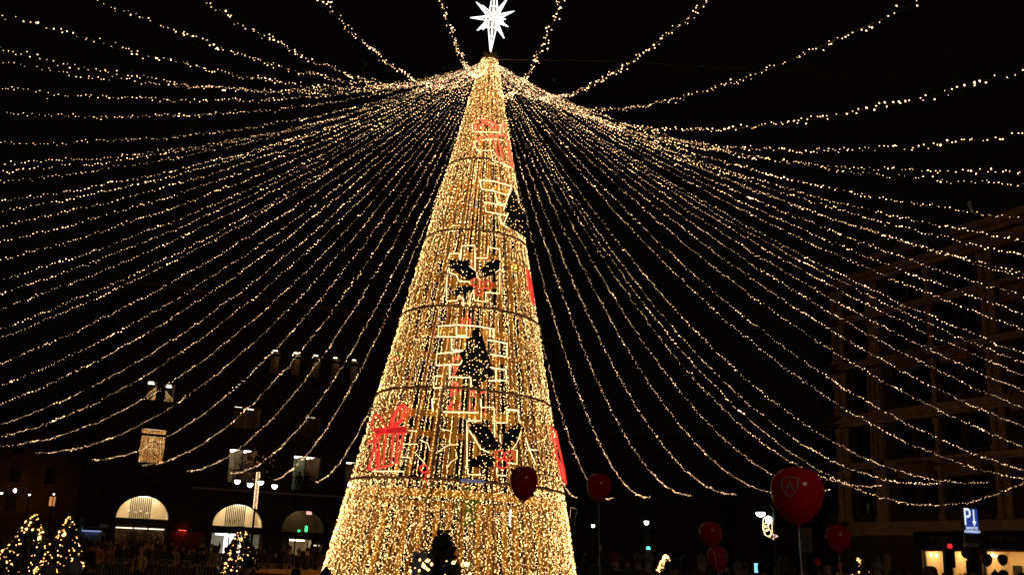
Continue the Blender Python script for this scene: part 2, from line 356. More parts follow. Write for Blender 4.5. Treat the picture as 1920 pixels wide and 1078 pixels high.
MB().box((1.2, 2.5, 23.9), (6.5, 8, 25.6)).ob('attic', M_STONE, RB); MB().box((.9, 2.1, 25.61), (6.9, 8.3, 26.1)).ob('eave', M_STONE2, RB)
course(20.45, 20.75, .4, 'string_course'); course(16.85, 17.1, .5, 'string_course'); course(12.62, 13.15, .6, 'string_course'); course(9.3, 9.6, .45, 'string_course'); course(4.70, 5.3, .5, 'string_course')
def column(u, z0, z1, r, y=-.42):
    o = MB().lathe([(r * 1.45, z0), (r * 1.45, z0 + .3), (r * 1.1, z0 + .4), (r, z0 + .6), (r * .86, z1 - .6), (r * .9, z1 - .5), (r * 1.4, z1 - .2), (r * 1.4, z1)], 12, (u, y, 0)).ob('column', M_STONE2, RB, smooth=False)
for u, r in ((.75, .22), (1.5, .22), (14.05, .2), (14.75, .2), (25.2, .2), (25.9, .2)):
    for z0, z1 in ((5.35, 9.0), (9.65, 12.2), (13.2, 16.4), (17.15, 20.1), (20.8, 22.9)): column(u, z0, z1, r)
for u, w in ((4.4, .95), (5.0, .0), (14.4, .8), (9.45, .3), (.95, .9)):
    if w:
        for z0, z1 in ((5.35, 9.0), (9.65, 12.2), (13.2, 16.4), (17.15, 20.1), (20.8, 22.9)):
            MB().box((u - w / 2, -.24, z0), (u + w / 2, -.005, z1)).box((u - w / 2 - .1, -.32, z1 - .35), (u + w / 2 + .1, -.242, z1 - .002)).box((u - w / 2 - .1, -.32, z0), (u + w / 2 + .1, -.242, z0 + .4)).ob('pilaster', M_STONE2, RB)
for u in (4.0, 4.4, 4.8): MB().lathe([(.14, 9.7), (.14, 9.9), (.1, 10.0), (.09, 12.0), (.14, 12.2)], 8, (u, -.5, 0)).ob('column', M_STONE2, RB)
for u in (3.95, 4.4, 4.85): MB().lathe([(.14, 13.2), (.14, 13.4), (.1, 13.5), (.09, 16.2), (.14, 16.4)], 8, (u, -.5, 0)).ob('column', M_STONE2, RB)
# rounded corner bay at the far end
prof = [(1.9, 4.7), (2.3, 5.3), (1.7, 5.4), (1.7, 9.2), (2.1, 9.6), (1.7, 9.7), (1.7, 12.5), (2.3, 13.1), (1.7, 13.2), (1.7, 16.7), (2.15, 17.1), (1.7, 17.2), (1.7, 20.3), (2.1, 20.7), (1.7, 20.8), (1.7, 22.9), (2.7, 23.4), (2.8, 23.75), (1.5, 23.9)]
MB().lathe(prof, 20, (.1, 1.25, 0)).ob('corner_bay', M_STONE, RB)
for th in (200, 235, 270, 305):
    for z0, z1 in ((5.9, 9.0), (9.95, 12.2), (13.6, 16.4), (17.4, 20.1), (20.95, 22.7)):
        t = math.radians(th); e = np.array([math.cos(t), math.sin(t)]); f = np.array([-e[1], e[0]]); c = np.array([.1, 1.25]) + e * 1.72
        V = [(*(c + f * .42 * a), z) for a, z in ((-1, z0), (1, z0), (1, z1), (-1, z1))]
        mk('window', V, [(0, 1, 2, 3)], mat('dark_glazing', (.012, .012, .014), .2), RB)
mk('side_wall', [(0, 1.2, 0), (0, 14, 0), (0, 14, 23.4), (0, 1.2, 23.4)], [(0, 1, 2, 3)], M_STONE, RB)
def balcony(u0, u1, z0, z1, d=.85):
    mb = MB().box((u0, -d, z0), (u1, -.004, z0 + .2)).box((u0, -d, z0 + .2), (u0 + .12, -.004, z1)).box((u1 - .12, -d, z0 + .2), (u1, -.004, z1)).box((u0 + .12, -d, z0 + .2), (u1 - .12, -d + .12, z1 - .14)).box((u0 - .06, -d - .07, z1 + .002), (u1 + .06, -d + .18, z1 + .12))
    mb.ob('balcony', mat('balcony_stone', (.45, .26, .15), .85, .25, 2), RB)
for (u0, u1, z0, z1) in ((6.85, 8.95, 15.8, 17.05), (15.6, 17.6, 19.0, 20.2), (6.4, 9.0, 8.2, 9.25), (10.2, 13.2, 8.15, 9.2), (15.6, 18.2, 12.0, 13.1), (10.6, 12.8, 15.75, 16.8)): balcony(u0, u1, z0, z1)
# shop fronts
MB().box((7.0, -.3, 3.46), (11.55, -.006, 4.62)).ob('fascia', M_FASCIA, RB); MB().box((11.8, -.3, 3.48), (17.0, -.006, 4.62)).ob('fascia', M_FASCIA, RB)
ML = mat('grey_letter', (.30, .26, .24), .6)
for x, sc in ((9.25, 1.0), (13.95, 1.06)):
    text('lettering', 'flying tiger', .42 * sc, ML, RB, (x, -.32, 4.2)); text('lettering', 'copenhagen', .15 * sc, ML, RB, (x, -.32, 3.84))
for w_ in (.55, .95): MB()
WARM = em('shop_spot', (1.0, .76, .40), 17.0)
for k, (a, b, c, d) in enumerate(shops):
    if k == 3:
        MB().box((a, .2, c), (b, .26, d)).ob('shop_door', mat('lit_beige_panel', (.60, .42, .28), .7), RB); continue
    r = room(RB, a, b, c, d, mat('warm_shop_plaster', (.78, .55, .29), .9, .08), [(a + (b - a) * (q + .5) / (2 if k < 2 else 4), .5, .35, .9) for q in range(2 if k < 2 else 4)], tm=WARM, depth=2.4)
    w = window(RB, a, b, c, d, pm=glass('shop_glass', .05))
    rr = random.Random(k)
    for q in range(2 if k < 2 else 5):
        x = a + (b - a) * (q + .5) / (2 if k < 2 else 5) + rr.uniform(-.1, .1); hw = rr.uniform(.22, .32)
        MB().box((x - hw, 2.7, 2.0 + rr.uniform(-.1, .1)), (x + hw, 2.78, 2.65 + rr.uniform(-.1, .1))).ob('picture', mat('dark_picture', (.012, .007, .005), .5), r)
    for q in range(9 if k < 2 else 22):
        x = rr.uniform(a + .1, b - .1); z = rr.choice([1.39, 1.73, 1.73]); s = rr.uniform(.06, .14)
        MB().lathe([(s * .7, 0), (s, .03), (s * .9, s * 1.6), (s * .4, s * 2.2)], 7, (x, rr.uniform(.9, 1.8), z)).ob('shop_ware', mat('ware_%s' % 'abcd'[q % 4], [(.35, .05, .02), (.5, .33, .06), (.05, .03, .02), (.5, .45, .38)][q % 4], .5), r)
    for z in (1.36, 1.70): MB().box((a, .85, z), (b, 1.85, z + .03)).ob('shelf', mat('shelf_wood', (.5, .33, .16), .6), r)
    for q in range(3 if k < 2 else 7):
        x = rr.uniform(a + .15, b - .15); MB().lathe([(.03, 0), (.07, .04), (.07, .09), (.02, .13)], 6, (x, .75, d - rr.uniform(.25, .4))).ob('spot_lamp', M_LAMPA, r)

# ------------------------------------------------------------------ far buildings
FB = thing('far_stone_block', 'dim unlit stone block far behind the balloons on the right', 'building', (3, 108, 0), math.radians(-6))
M_FAR = mat('far_stone', (.11, .085, .065), .9, .3, .9)
fw_ = [(x, x + 1.7, z, z + 2.4) for x in np.arange(2, 52, 4.3) for z in (1.2, 5.6, 9.8)]
wall('wall', 0, 56, 0, 14.5, fw_, [], M_FAR, FB)
for a in fw_:
    window(FB, *a, bars_u=((a[0] + a[1]) / 2,), pm=mat('dull_dark_glazing', (.012, .012, .014), .5)); darkback(FB, *a)
MB().box((-.3, -.5, 14.2), (56, -.004, 14.7)).ob('cornice', M_FAR, FB)
MB().box((0, 0, 14.71), (56, 10, 14.9)).ob('roof', M_FAR, FB)
for u in (6.3, 19.2, 32.1, 45): MB().box((u - .5, -.35, 0), (u + .5, -.005, 14.18)).ob('pilaster', M_FAR, FB)

HB = thing('terrace_houses', 'dim reddish houses at far left behind the small fir trees', 'building', (-84, 118, 0), math.radians(12))
M_HOUSE = mat('red_render', (.09, .045, .03), .9, .4, .6)
hw = [(x, x + 1.3, z, z + 2.0) for x in np.arange(1.5, 40, 4.0) for z in (5.2, 8.6, 12)] + [(30.3, 31.1, 6.0, 7.2)]
hw = [h for h in hw if not (h[2] < 7 and 28 < h[0] < 32 and h[2] != 6.0)]
wall('wall', 0, 44, 0, 15.2, hw, [], M_HOUSE, HB)
for a in hw:
    w = window(HB, *a)
    if a[2] == 6.0: mk('blind', [(a[0], .5, a[2]), (a[1], .5, a[2]), (a[1], .5, a[3]), (a[0], .5, a[3])], [(0, 1, 2, 3)], em('orange_lit_blind', (1, .38, .12), .75), w)
    else: darkback(HB, *a)
mk('roof', [(-.5, -.8, 15.2), (44.5, -.8, 15.2), (44.5, 6, 18.2), (-.5, 6, 18.2)], [(0, 1, 2, 3)], mat('dark_tiles', (.07, .04, .03), .9), HB)

# ------------------------------------------------------------------ giant cone tree of lights
TB_, TA_ = np.array([-1.87, 39.0, 0.0]), np.array([-1.32, 39.0, 22.0])
ax = Vector(TA_ - TB_).normalized(); TQ = Vector((0, 0, 1)).rotation_difference(ax)
TREE = thing('light_tree', 'giant glowing golden cone tree of lights in the middle of the plaza', 'light tree', TB_)
TREE.rotation_mode = 'QUATERNION'; TREE.rotation_quaternion = TQ
TM = np.array(TQ.to_matrix()); HT = float(np.linalg.norm(TA_ - TB_))
rad = lambda z: 4.80 - .2055 * z
def cone(th, z, off=0.0):              # theta 0 faces the camera, positive to its right
    r = rad(z) + off; return (r * math.sin(th), -r * math.cos(th), z)
RZ = [4.15, 7.40, 10.55, 13.75, 16.95]
for k, z in enumerate(RZ):
    MB().tube([cone(t * 2 * math.pi / 64, z, .075) for t in range(64)], .052 - .004 * k, 6, closed=True).ob('ring', M_RING, TREE)
def curve_band(z, h, off, nm, m):
    V = []; n = 48
    for t in range(n):
        th = t * 2 * math.pi / n; V += [cone(th, z, off), cone(th, z + h, off), cone(th, z + h, off - .03), cone(th, z, off - .03)]
    Fc = [tuple((t * 4 + a if q == 0 else ((t + 1) % n) * 4 + a) for a, q in ((i, 0), (i, 1), ((i + 1) % 4, 1), ((i + 1) % 4, 0))) for t in range(n) for i in range(4)]
    return mk(nm, V, Fc, m, TREE)
for z in (3.55, 6.35, 9.45, 12.55, 15.6): curve_band(z, .26, -.07, 'gold_band', M_GOLD)
segs = [(0.1, 3.4, 54, .20), (4.3, 7.3, 32, .14), (7.5, 10.45, 28, .135), (10.65, 13.65, 26, .12), (13.85, 16.85, 22, .12), (17.05, 21.9, 18, .13)]
for a, b, n, w in segs:
    V = [];
    for z in (a, b):
        r = rad(z) - .10; ww = w * (1 if z == a else .85); V += [(-ww / 2, -r, z), (ww / 2, -r, z), (ww / 2, -r + .02, z), (-ww / 2, -r + .02, z)]
    me = bpy.data.meshes.new('gold_strip'); me.from_pydata(V, [], [(0, 1, 5, 4), (1, 2, 6, 5), (2, 3, 7, 6), (3, 0, 4, 7), (3, 2, 1, 0), (4, 5, 6, 7)])
    for k in range(n):
        o = link('gold_strip', me, M_GOLD, TREE); o.rotation_euler = (0, 0, 2 * math.pi * (k + random.uniform(-.18, .18)) / n)
me = bpy.data.meshes.new('strut'); mb = MB().tube([(0, -rad(0.02) + .0, .02), (0, -rad(21.5), 21.5)], .035, 5); me.from_pydata(mb.V, [], mb.F)
for k in range(24):
    o = link('strut', me, M_RING, TREE); o.rotation_euler = (0, 0, 2 * math.pi * (k + .35) / 24)
MB().tube([cone(-.19, .02, -.06), cone(-.19, 7.6, -.06)], .07, 8).ob('mast', mat('mast_steel', (.36, .26, .18), .5), TREE)
for z in (.9, 2.0, 3.05):
    MB().tube([cone(t * 2 * math.pi / 48, z, -.03) for t in range(48)], .018, 4, closed=True).ob('hoop', M_RING, TREE)
# fairy lights over the whole cone, front and back
P, R = [], []
def curtain(z0, z1, n, dz, jit, joff):
    for k in range(n):
        th0 = 2 * math.pi * (k + rng.uniform(-.25, .25)) / n; zs = np.arange(z0, z1, dz) + rng.uniform(0, dz)
        for z in zs:
            z = z + rng.normal(0, dz * .25); 
            if z > 21.95 or z < .05: continue
            P.append(cone(th0 + rng.normal(0, jit) / max(rad(z), .4), z, rng.uniform(-.03, joff))); R.append(max(.004, rng.lognormal(math.log(.0090), .34)))
curtain(.1, 4.15, 250, .072, .05, .10)
curtain(4.2, 10.5, 112, .075, .009, .09)
curtain(10.5, 17.0, 88, .074, .009, .09)
curtain(17.0, 21.95, 64, .07, .02, .08)
for z in RZ:                            # denser rows along the rings
    n = int(2 * math.pi * rad(z) / .11)
    for k in range(n):
        P.append(cone(2 * math.pi * k / n, z + rng.choice([-.14, .14]) + rng.normal(0, .03), .06)); R.append(.0115)
stuff(link('fairy_lights', bulbs('fairy_lights', P, R, M_TBULB), None, TREE))
# apex tuft and star
mb = MB()
for k in range(90):
    d = rng.normal(size=3); d /= np.linalg.norm(d); d[2] = abs(d[2]) * .7; mb.tube([(0, 0, 22.1), tuple(np.array([0, 0, 22.12]) + d * rng.uniform(.2, .42))], [.05, .015], 4)
mb.ob('tuft', mat('brown_green_tinsel', (.06, .05, .035), .7), TREE)
SC = np.array([0.02, 0, 23.95])
mb, me_ = MB(), MB()
def spike(d, L, w, base=.10):
    w *= .8
    d = Vector(d).normalized(); h = Vector((0, 1, 0)) if abs(d.y) < .9 else Vector((1, 0, 0)); e1 = d.cross(h).normalized(); e2 = d.cross(e1)
    c = Vector(SC) + d * base; t = Vector(SC) + d * L; q = [c + e1 * w, c + e2 * w, c - e1 * w, c - e2 * w]
    f = MB(); f.V = [tuple(v) for v in q] + [tuple(t)]; f.F = [(0, 1, 4), (1, 2, 4), (2, 3, 4), (3, 0, 4), (3, 2, 1, 0)]
    o = f.ob('star_spike', M_STARF, TREE); ed = MB()
    for v in q: ed.tube([v, t], [.028, .016], 4)
    for s in range(1, 4):
        pts = [v.lerp(t, s / 4) for v in q]; ed.tube(pts, .016, 4, closed=True)
    ed.ob('light_tube', M_STAR, o)
for ang, L, w in ((90, 1.75, .24), (58, 1.05, .15), (20, .95, .15), (-32, .80, .13), (-62, 1.15, .14), (187, .98, .15), (140, 1.0, .15), (228, .95, .16)):
    t = math.radians(ang); spike((math.cos(t), -.15, math.sin(t)), L, w)
spike((0, -.05, -1), 1.7, .27)
for d in ((.5, -.8, .35), (-.5, -.8, .2), (.1, -.8, -.5), (.5, .8, .3), (-.5, .8, -.2), (.6, -.6, -.35)): spike(d, .85, .15)
MB().tube([(0, 0, 21.9), (0, 0, 22.6)], .09, 6).ob('star_pole', M_RING, TREE)

# motifs hung on the cone, taken from the photograph by where each line meets the cone
OL = TM.T @ (CP - TB_)
def onc(x, y, off=.10, back=False):
    d = TM.T @ ray(x, y); k = .2055; r0 = 4.80
    A = d[0] ** 2 + d[1] ** 2 - (k * d[2]) ** 2; B = 2 * (OL[0] * d[0] + OL[1] * d[1] + k * d[2] * (r0 - k * OL[2])); Cc = OL[0] ** 2 + OL[1] ** 2 - (r0 - k * OL[2]) ** 2
    D = B * B - 4 * A * Cc; t = (-B + (1 if back else -1) * math.sqrt(max(D, 0))) / (2 * A); p = OL + d * t
    n = np.array([p[0], p[1], 0]); n /= np.linalg.norm(n); return tuple(p + n * (-off if back else off))
def Z(o, s, pts): return [(o[0] + x / s, o[1] + y / s) for x, y in pts]
def lines(nm, groups, m, parent, r=.018, off=.19, back=False, closed=False):
    for g in groups:
        pts = []; mb = MB()
        for i in range(len(g) - 1):      # subdivide so lines follow the curve
            n = max(1, int(math.hypot(g[i + 1][0] - g[i][0], g[i + 1][1] - g[i][1]) / 12))
            pts += [onc(g[i][0] + (g[i + 1][0] - g[i][0]) * q / n, g[i][1] + (g[i + 1][1] - g[i][1]) * q / n, off, back) for q in range(n)]
        pts.append(onc(*g[-1], off, back)); mb.tube(pts, r, 4); mb.ob(nm, m, parent)
def panel(nm, poly, m, parent, off=.08):
    off += .14
    pts = [onc(x, y, off) for x, y in poly]; c = np.mean(pts, 0); n = np.array([c[0], c[1], 0]); n /= np.linalg.norm(n)
    mb = MB(); n0 = len(pts); mb.V = [tuple(p) for p in pts] + [tuple(np.array(p) - n * .04) for p in pts] + [tuple(c + n * .03), tuple(c - n * .04)]
    for i in range(n0):
        j = (i + 1) % n0; mb.F += [(i, j, 2 * n0), (n0 + j, n0 + i, 2 * n0 + 1), (i, n0 + i, n0 + j, j)]
    return mb.ob(nm, m, parent)
def spangle(poly, n, parent, off=.12, seed=1):
    off += .16
    rr = random.Random(seed); xs = [p[0] for p in poly]; ys = [p[1] for p in poly]; out = []
    while len(out) < n:
        x, y = rr.uniform(min(xs), max(xs)), rr.uniform(min(ys), max(ys)); ins = False
        for i in range(len(poly)):
            (x1, y1), (x2, y2) = poly[i], poly[i - 1]
            if (y1 > y) != (y2 > y) and x < (x2 - x1) * (y - y1) / (y2 - y1) + x1: ins = not ins
        if ins: out.append(onc(x, y, off))
    stuff(link('fairy_lights', bulbs('fairy_lights', out, .010, M_TBULB), None, parent))
def circ(cx, cy, rx, ry=None, n=14): return [(cx + rx * math.cos(2 * math.pi * k / n), cy + (ry or rx) * math.sin(2 * math.pi * k / n)) for k in range(n + 1)]
def motif(nm, label):
    o = bpy.data.objects.new(nm, None); COL.objects.link(o); o.parent = TREE; o['label'] = label; return o
O7, S7, O5, S5, O6, S6, O4, S4 = (640, 720), 4.364, (760, 330), 3.993, (720, 570), 5.132, (820, 160), 5.39
M_RT = em('red_rope_light', (1.0, .035, .03), 1.1)
M_RO = em('orange_red_rope_light', (1.0, .10, .05), 1.1)
# large gift, lower left
g = motif('gift_motif', 'red gift box outline with a large bow, lower left of the cone')
lines('box_outline', [Z(O7, S7, q) for q in ([(320, 375), (560, 360)], [(560, 400), (320, 412)], [(335, 410), (256, 705)], [(256, 705), (390, 680), (500, 640), (530, 395)], [(300, 410), (330, 700)], [(345, 410), (335, 690)], [(400, 410), (370, 690)], [(455, 405), (435, 660)], [(495, 400), (470, 650)])], M_RT, g, .035)
lines('bow', [Z(O7, S7, q) for q in ([(400, 385), (375, 310), (340, 265), (312, 255), (290, 300), (285, 370), (330, 397), (400, 385)], [(430, 372), (440, 290), (490, 195), (540, 170), (572, 215), (540, 290), (480, 350), (430, 372)], [(440, 350), (462, 280), (500, 215), (535, 190), (552, 220), (520, 290), (450, 350)], [(400, 400), (330, 430), (260, 490)])], M_RT, g, .04)
panel('ribbon', Z(O7, S7, [(325, 378), (470, 365), (560, 358), (562, 400), (470, 408), (322, 412)]), M_REDF, g, .10)
lines('base_line', [Z(O7, S7, [(290, 716), (530, 718)])], M_OUT, g)
# gift at the right edge
g = motif('gift_motif', 'red gift seen edge-on at the lower right side of the cone')
q = [(1690, 345), (1730, 385), (1752, 500), (1795, 690), (1812, 812), (1778, 770), (1735, 560), (1700, 430)]
lines('box_outline', [Z(O7, S7, q + q[:1]), Z(O7, S7, [(1700, 430), (1752, 500), (1720, 560), (1790, 690)]), Z(O7, S7, [(1720, 560), (1765, 640), (1800, 790)])], M_RT, g, .04, .12)
g = motif('gift_motif', 'red gift seen edge-on at the middle right side of the cone')
q = [(890, 690), (905, 740), (925, 830), (945, 960), (935, 965), (905, 850)]
lines('box_outline', [Z(O5, S5, q + q[:1]), Z(O5, S5, [(898, 720), (915, 840), (938, 950)])], M_RT, g, .04, .12)
# gift at the top
g = motif('gift_motif', 'orange red gift with looped bow near the top of the cone')
lines('bow', [Z(O4, S4, q) for q in ([(385, 480), (385, 420), (430, 368), (520, 380), (590, 430), (600, 470)], [(420, 480), (425, 430), (470, 400), (540, 430), (560, 470)], [(620, 470), (625, 420), (645, 395), (662, 430)])], M_RO, g, .045)
lines('box_outline', [Z(O4, S4, q) for q in ([(400, 570), (480, 530), (660, 520)], [(540, 520), (605, 800)], [(585, 520), (640, 800)], [(655, 500), (715, 850)], [(680, 560), (725, 840)], [(420, 590), (540, 545)])], M_RO, g, .035)

lines('outline', [Z(O4, S4, q) for q in ([(370, 410), (375, 490), (610, 492), (612, 420), (650, 390)], [(385, 590), (405, 680), (530, 676), (545, 780), (640, 800), (730, 855)], [(385, 590), (460, 575), (560, 560), (640, 570)])], M_OUT, g)
# holly, upper
def holly(label, O, Sc, leaves, berries, frame, seed):
    g = motif('holly_motif', label)
    for i, q in enumerate(leaves):
        panel('leaf', Z(O, Sc, q), M_LEAF, g, .10); spangle(Z(O, Sc, q), 15, g, .13, seed + i)
    for (x, y, r) in berries: lines('berry', [Z(O, Sc, circ(x, y, r))], M_RT, g, .024, .29)
    lines('outline', [Z(O, Sc, q) for q in frame], M_OUT, g, .018)
holly('two dark holly leaves and red berries in the upper middle of the cone', O5, S5,
      [[(345, 640), (400, 640), (470, 650), (480, 690), (525, 730), (530, 770), (480, 790), (430, 760), (400, 735), (355, 700)], [(560, 720), (600, 660), (640, 635), (690, 640), (685, 710), (650, 735), (600, 770), (550, 765)], [(335, 880), (390, 850), (450, 830), (510, 840), (500, 880), (450, 890), (400, 905), (340, 900)]],
      [(525, 812, 31), (605, 830, 29), (545, 880, 26)],
      [[(420, 640), (430, 535), (520, 530), (520, 725)], [(525, 625), (605, 625), (610, 540), (690, 560), (690, 700)], [(690, 730), (690, 888), (590, 880)], [(325, 760), (320, 945), (395, 942), (405, 910)], [(340, 630), (345, 595), (410, 590), (415, 635)], [(535, 730), (530, 760), (560, 790)], [(340, 700), (345, 735), (390, 750), (410, 800), (470, 800), (490, 815)], [(405, 910), (440, 930), (440, 985)], [(480, 985), (490, 900), (510, 860), (515, 940), (590, 950), (595, 890)], [(460, 650), (480, 690), (525, 715)], [(600, 770), (640, 735), (700, 705)]], 11)
holly('two dark holly leaves and red berries beside the round red balloon', O7, S7,
      [[(1045, 320), (1110, 325), (1180, 355), (1230, 430), (1275, 510), (1270, 545), (1200, 540), (1130, 500), (1090, 420), (1050, 380)], [(1295, 490), (1310, 420), (1350, 370), (1420, 320), (1440, 350), (1420, 440), (1400, 490), (1330, 530), (1290, 535)], [(1030, 640), (1080, 600), (1150, 580), (1230, 590), (1240, 640), (1210, 680), (1150, 690), (1070, 680)]],
      [(1270, 582, 35), (1345, 586, 36), (1290, 655, 38)],
      [[(1025, 680), (1025, 305), (1135, 305), (1135, 195), (1235, 195), (1240, 440)], [(1250, 320), (1335, 320), (1335, 210), (1420, 215), (1428, 310)], [(1030, 690), (1030, 740), (1135, 745)], [(1255, 690), (1255, 745), (1330, 750)], [(1340, 645), (1410, 655), (1415, 540)], [(1040, 380), (1090, 460), (1130, 530), (1200, 565)], [(1280, 420), (1285, 480)], [(1440, 420), (1410, 480), (1380, 535)], [(1480, 440), (1510, 540), (1560, 660)], [(1490, 540), (1570, 540)]], 31)
lines('berry_outline', [Z(O7, S7, circ(690, 695, 31)), Z(O7, S7, [(735, 730), (700, 750), (695, 780), (715, 800)])], M_RT, TREE, .026)
lines('holly_outline', [Z(O7, S7, q) for q in ([(530, 495), (640, 495)], [(620, 560), (650, 600), (690, 640), (700, 660)], [(660, 460), (720, 490), (740, 550)], [(800, 560), (850, 520), (890, 500), (960, 500)], [(820, 370), (900, 390), (890, 480)], [(940, 560), (950, 610), (900, 640), (870, 690)], [(570, 385), (640, 390)], [(520, 600), (580, 605), (590, 640)], [(760, 120), (765, 220)], [(760, 125), (800, 128)])], M_OUT, TREE, .012)
# tree motifs
g = motif('fir_motif', 'dark fir tree with zigzag white outline in the middle of the cone')
tp = [(890, 240), (850, 270), (840, 320), (810, 350), (830, 380), (790, 430), (740, 490), (760, 560), (720, 620), (690, 690), (760, 710), (840, 710), (840, 790), (900, 790), (990, 720), (1050, 690), (1010, 620), (1000, 540), (960, 420), (940, 330), (920, 270)]
panel('fir_panel', Z(O6, S6, tp), M_LEAF, g, .10); spangle(Z(O6, S6, tp), 95, g, .13, 5)
lines('outline', [Z(O6, S6, q) for q in ([(820, 330), (540, 325), (545, 225), (720, 212), (900, 225), (1040, 250), (1040, 340)], [(705, 230), (705, 312), (795, 314), (795, 232)], [(985, 355), (1160, 385), (1155, 515), (1010, 490)], [(660, 345), (660, 450), (780, 460)], [(740, 465), (525, 490), (520, 600), (740, 590)], [(640, 600), (640, 712), (830, 715), (835, 800)], [(1010, 620), (1150, 640), (1155, 740), (990, 745)], [(580, 700), (500, 705), (495, 815), (570, 815)], [(1005, 240), (1005, 325)], [(760, 545), (735, 590)], [(1060, 630), (1058, 740)], [(480, 920), (485, 1040)], [(580, 1045), (900, 1050)], [(920, 920), (925, 1000)], [(1150, 1020), (1265, 1030)])], M_OUT, g, .023)
g = motif('fir_motif', 'dark fir tree with stepped white outline high on the right side of the cone')
tp = [(778, 95), (810, 200), (825, 240), (845, 380), (858, 455), (805, 425), (720, 375), (750, 290), (718, 270), (745, 180)]
panel('fir_panel', Z(O5, S5, tp), M_LEAF, g, .10); spangle(Z(O5, S5, tp), 45, g, .13, 6)
lines('outline', [Z(O5, S5, q) for q in ([(555, 45), (650, 52), (770, 85), (740, 152), (650, 125), (570, 112), (555, 45)], [(660, 138), (672, 212), (722, 222)], [(715, 232), (585, 208), (597, 278), (742, 305), (748, 285)], [(685, 310), (712, 376), (800, 412), (832, 470)], [(770, 85), (715, 268)], [(748, 285), (715, 375)])], M_OUT, g, .021)
# red pieces on the far side, seen through the cone
g = motif('candle_motif', 'red candle outline hanging inside, seen through the cone')
lines('outline', [Z(O6, S6, q) for q in (circ(800, 150, 34), circ(755, 235, 34), [(730, 110), (775, 195)], [(775, 110), (725, 195)], [(640, 560), (650, 510), (690, 490), (730, 490)], [(640, 560), (690, 590), (735, 560)], [(650, 600), (700, 660), (690, 600), (655, 670)], [(640, 735), (625, 870)], [(695, 735), (670, 860)], [(640, 735), (695, 735)], [(735, 740), (720, 860)], [(840, 830), (890, 815), (880, 870), (840, 860)], [(960, 790), (1000, 830), (960, 840)], [(600, 980), (640, 915)], [(585, 975), (720, 1020), (880, 1040)], [(735, 925), (715, 1010)], [(840, 945), (820, 1020)], [(905, 960), (880, 1050)])], M_RT, g, .045, -.45)
MB().tube([cone(t, 4.15, .10) for t in np.linspace(.07, .27, 7)], .07, 6).ob('blue_reflection', em('blue_glow', (.10, .22, .62), .22), TREE)  # emissive tube standing in for a bluish reflection on the ring
MB().tube([onc(957, 955, .02), onc(955, 985, .02)], .022, 5).ob('light_tube', M_STAR, TREE)
for a, b in (((890, 1015), (915, 1035)), ((905, 1040), (885, 1070)), ((880, 1030), (915, 1020))):
    MB().tube([onc(*a, -.6), onc(*b, -.6)], .09, 5).ob('inner_brace', mat('pale_brace', (.45, .42, .38), .6), TREE)
MB().lathe([(.25, 2.7), (.45, 3.0), (.4, 3.6), (.15, 4.0)], 8, (.55, -3.2, 0)).ob('green_ornament', mat('green_ornament', (.18, .38, .05), .5), TREE)

# wooden hoarding round the foot of the tree
FE = thing('wooden_fence', 'low wooden board fence round the foot of the golden cone tree', 'fence', (TB_[0], 39, 0))
mb = MB().box((-.62, -.03, .06), (.62, .03, .92)); me = bpy.data.meshes.new('board'); me.from_pydata(mb.V, [], mb.F)
MW = mat('orange_boards', (.45, .24, .09), .7, .25, 3)
for k in range(40):
    t = 2 * math.pi * k / 40; o = link('board', me, MW, FE, (8.1 * math.sin(t), -8.1 * math.cos(t), 0)); o.rotation_euler = (0, 0, t)

# ------------------------------------------------------------------ light strings from the tip, like a tent
APEX = np.array([-1.33, 39.0, 21.75]); HE = 6.2
side_l = [(-63.5, 28.1, 4.33), (-65.5, 31.6, 4.47), (-68.2, 34.6, 4.79), (-71.6, 37.1, 4.84), (-75.6, 38.9, 5.07), (-80.0, 40.2, 5.04), (-84.9, 41.0, 4.85), (-90.2, 41.3, 5.31), (-95.6, 41.3, 5.17), (-101.2, 40.9, 5.13), (-106.9, 40.4, 5.1), (-112.5, 39.7, 4.72), (-118.1, 39.0, 4.38), (-123.5, 38.2, 4.06), (-128.6, 37.5, 3.79), (-133.6, 36.8, 3.65), (-138.2, 36.2, 3.23), (-142.7, 35.8, 3.11), (-146.8, 35.5, 3.07), (-150.7, 35.3, 2.74), (-154.3, 35.2, 2.26), (-157.8, 35.3, 2.03), (-161.1, 35.6, 1.92), (-164.3, 36.0, 2.18), (-167.4, 36.5, 2.19)]
over_ = [(-170.5, 37.2, 2.27), (-173.6, 38.1, 2.56), (-176.9, 39.1, 2.73), (-180.2, 40.2, 2.48), (-183.8, 41.4, 3.37), (-187.5, 42.7, 3.58), (-191.6, 44.1, 4.0)]
side_r = [(-195.8, 45.6, 4.6), (-200.3, 47.1, 5.06), (-205.1, 48.6, 5.39), (-210.2, 50.0, 5.46), (-215.4, 51.3, 6.06), (-220.9, 52.4, 6.47), (-226.4, 53.4, 6.68), (-232.1, 54.1, 6.96), (-237.8, 54.5, 6.68), (-243.4, 54.5, 6.87), (-248.9, 54.2, 6.9), (-254.2, 53.4, 6.78), (-259.2, 52.2, 6.94), (-263.9, 50.6, 6.44), (-268.3, 48.6, 5.97), (-272.2, 46.3, 5.67), (-275.7, 43.6, 5.38), (-278.9, 40.7, 5.16), (-281.8, 37.5, 4.98), (-284.5, 34.3, 5.2), (-287.3, 31.0, 4.89), (-290.4, 27.8, 7.15)]
end_r = [(65.8, 27.5, 4.8), (61.1, 26.6, 4.8), (53.4, 26.8, 4.7), (45.2, 28.1, 4.55), (37.2, 30.2, 4.4), (31.5, 30.4, 4.55), (25.5, 31.4, 4.55), (19.6, 33.9, 4.7), (14.9, 35.2, 5.05), (10.6, 35.6, 4.5)]
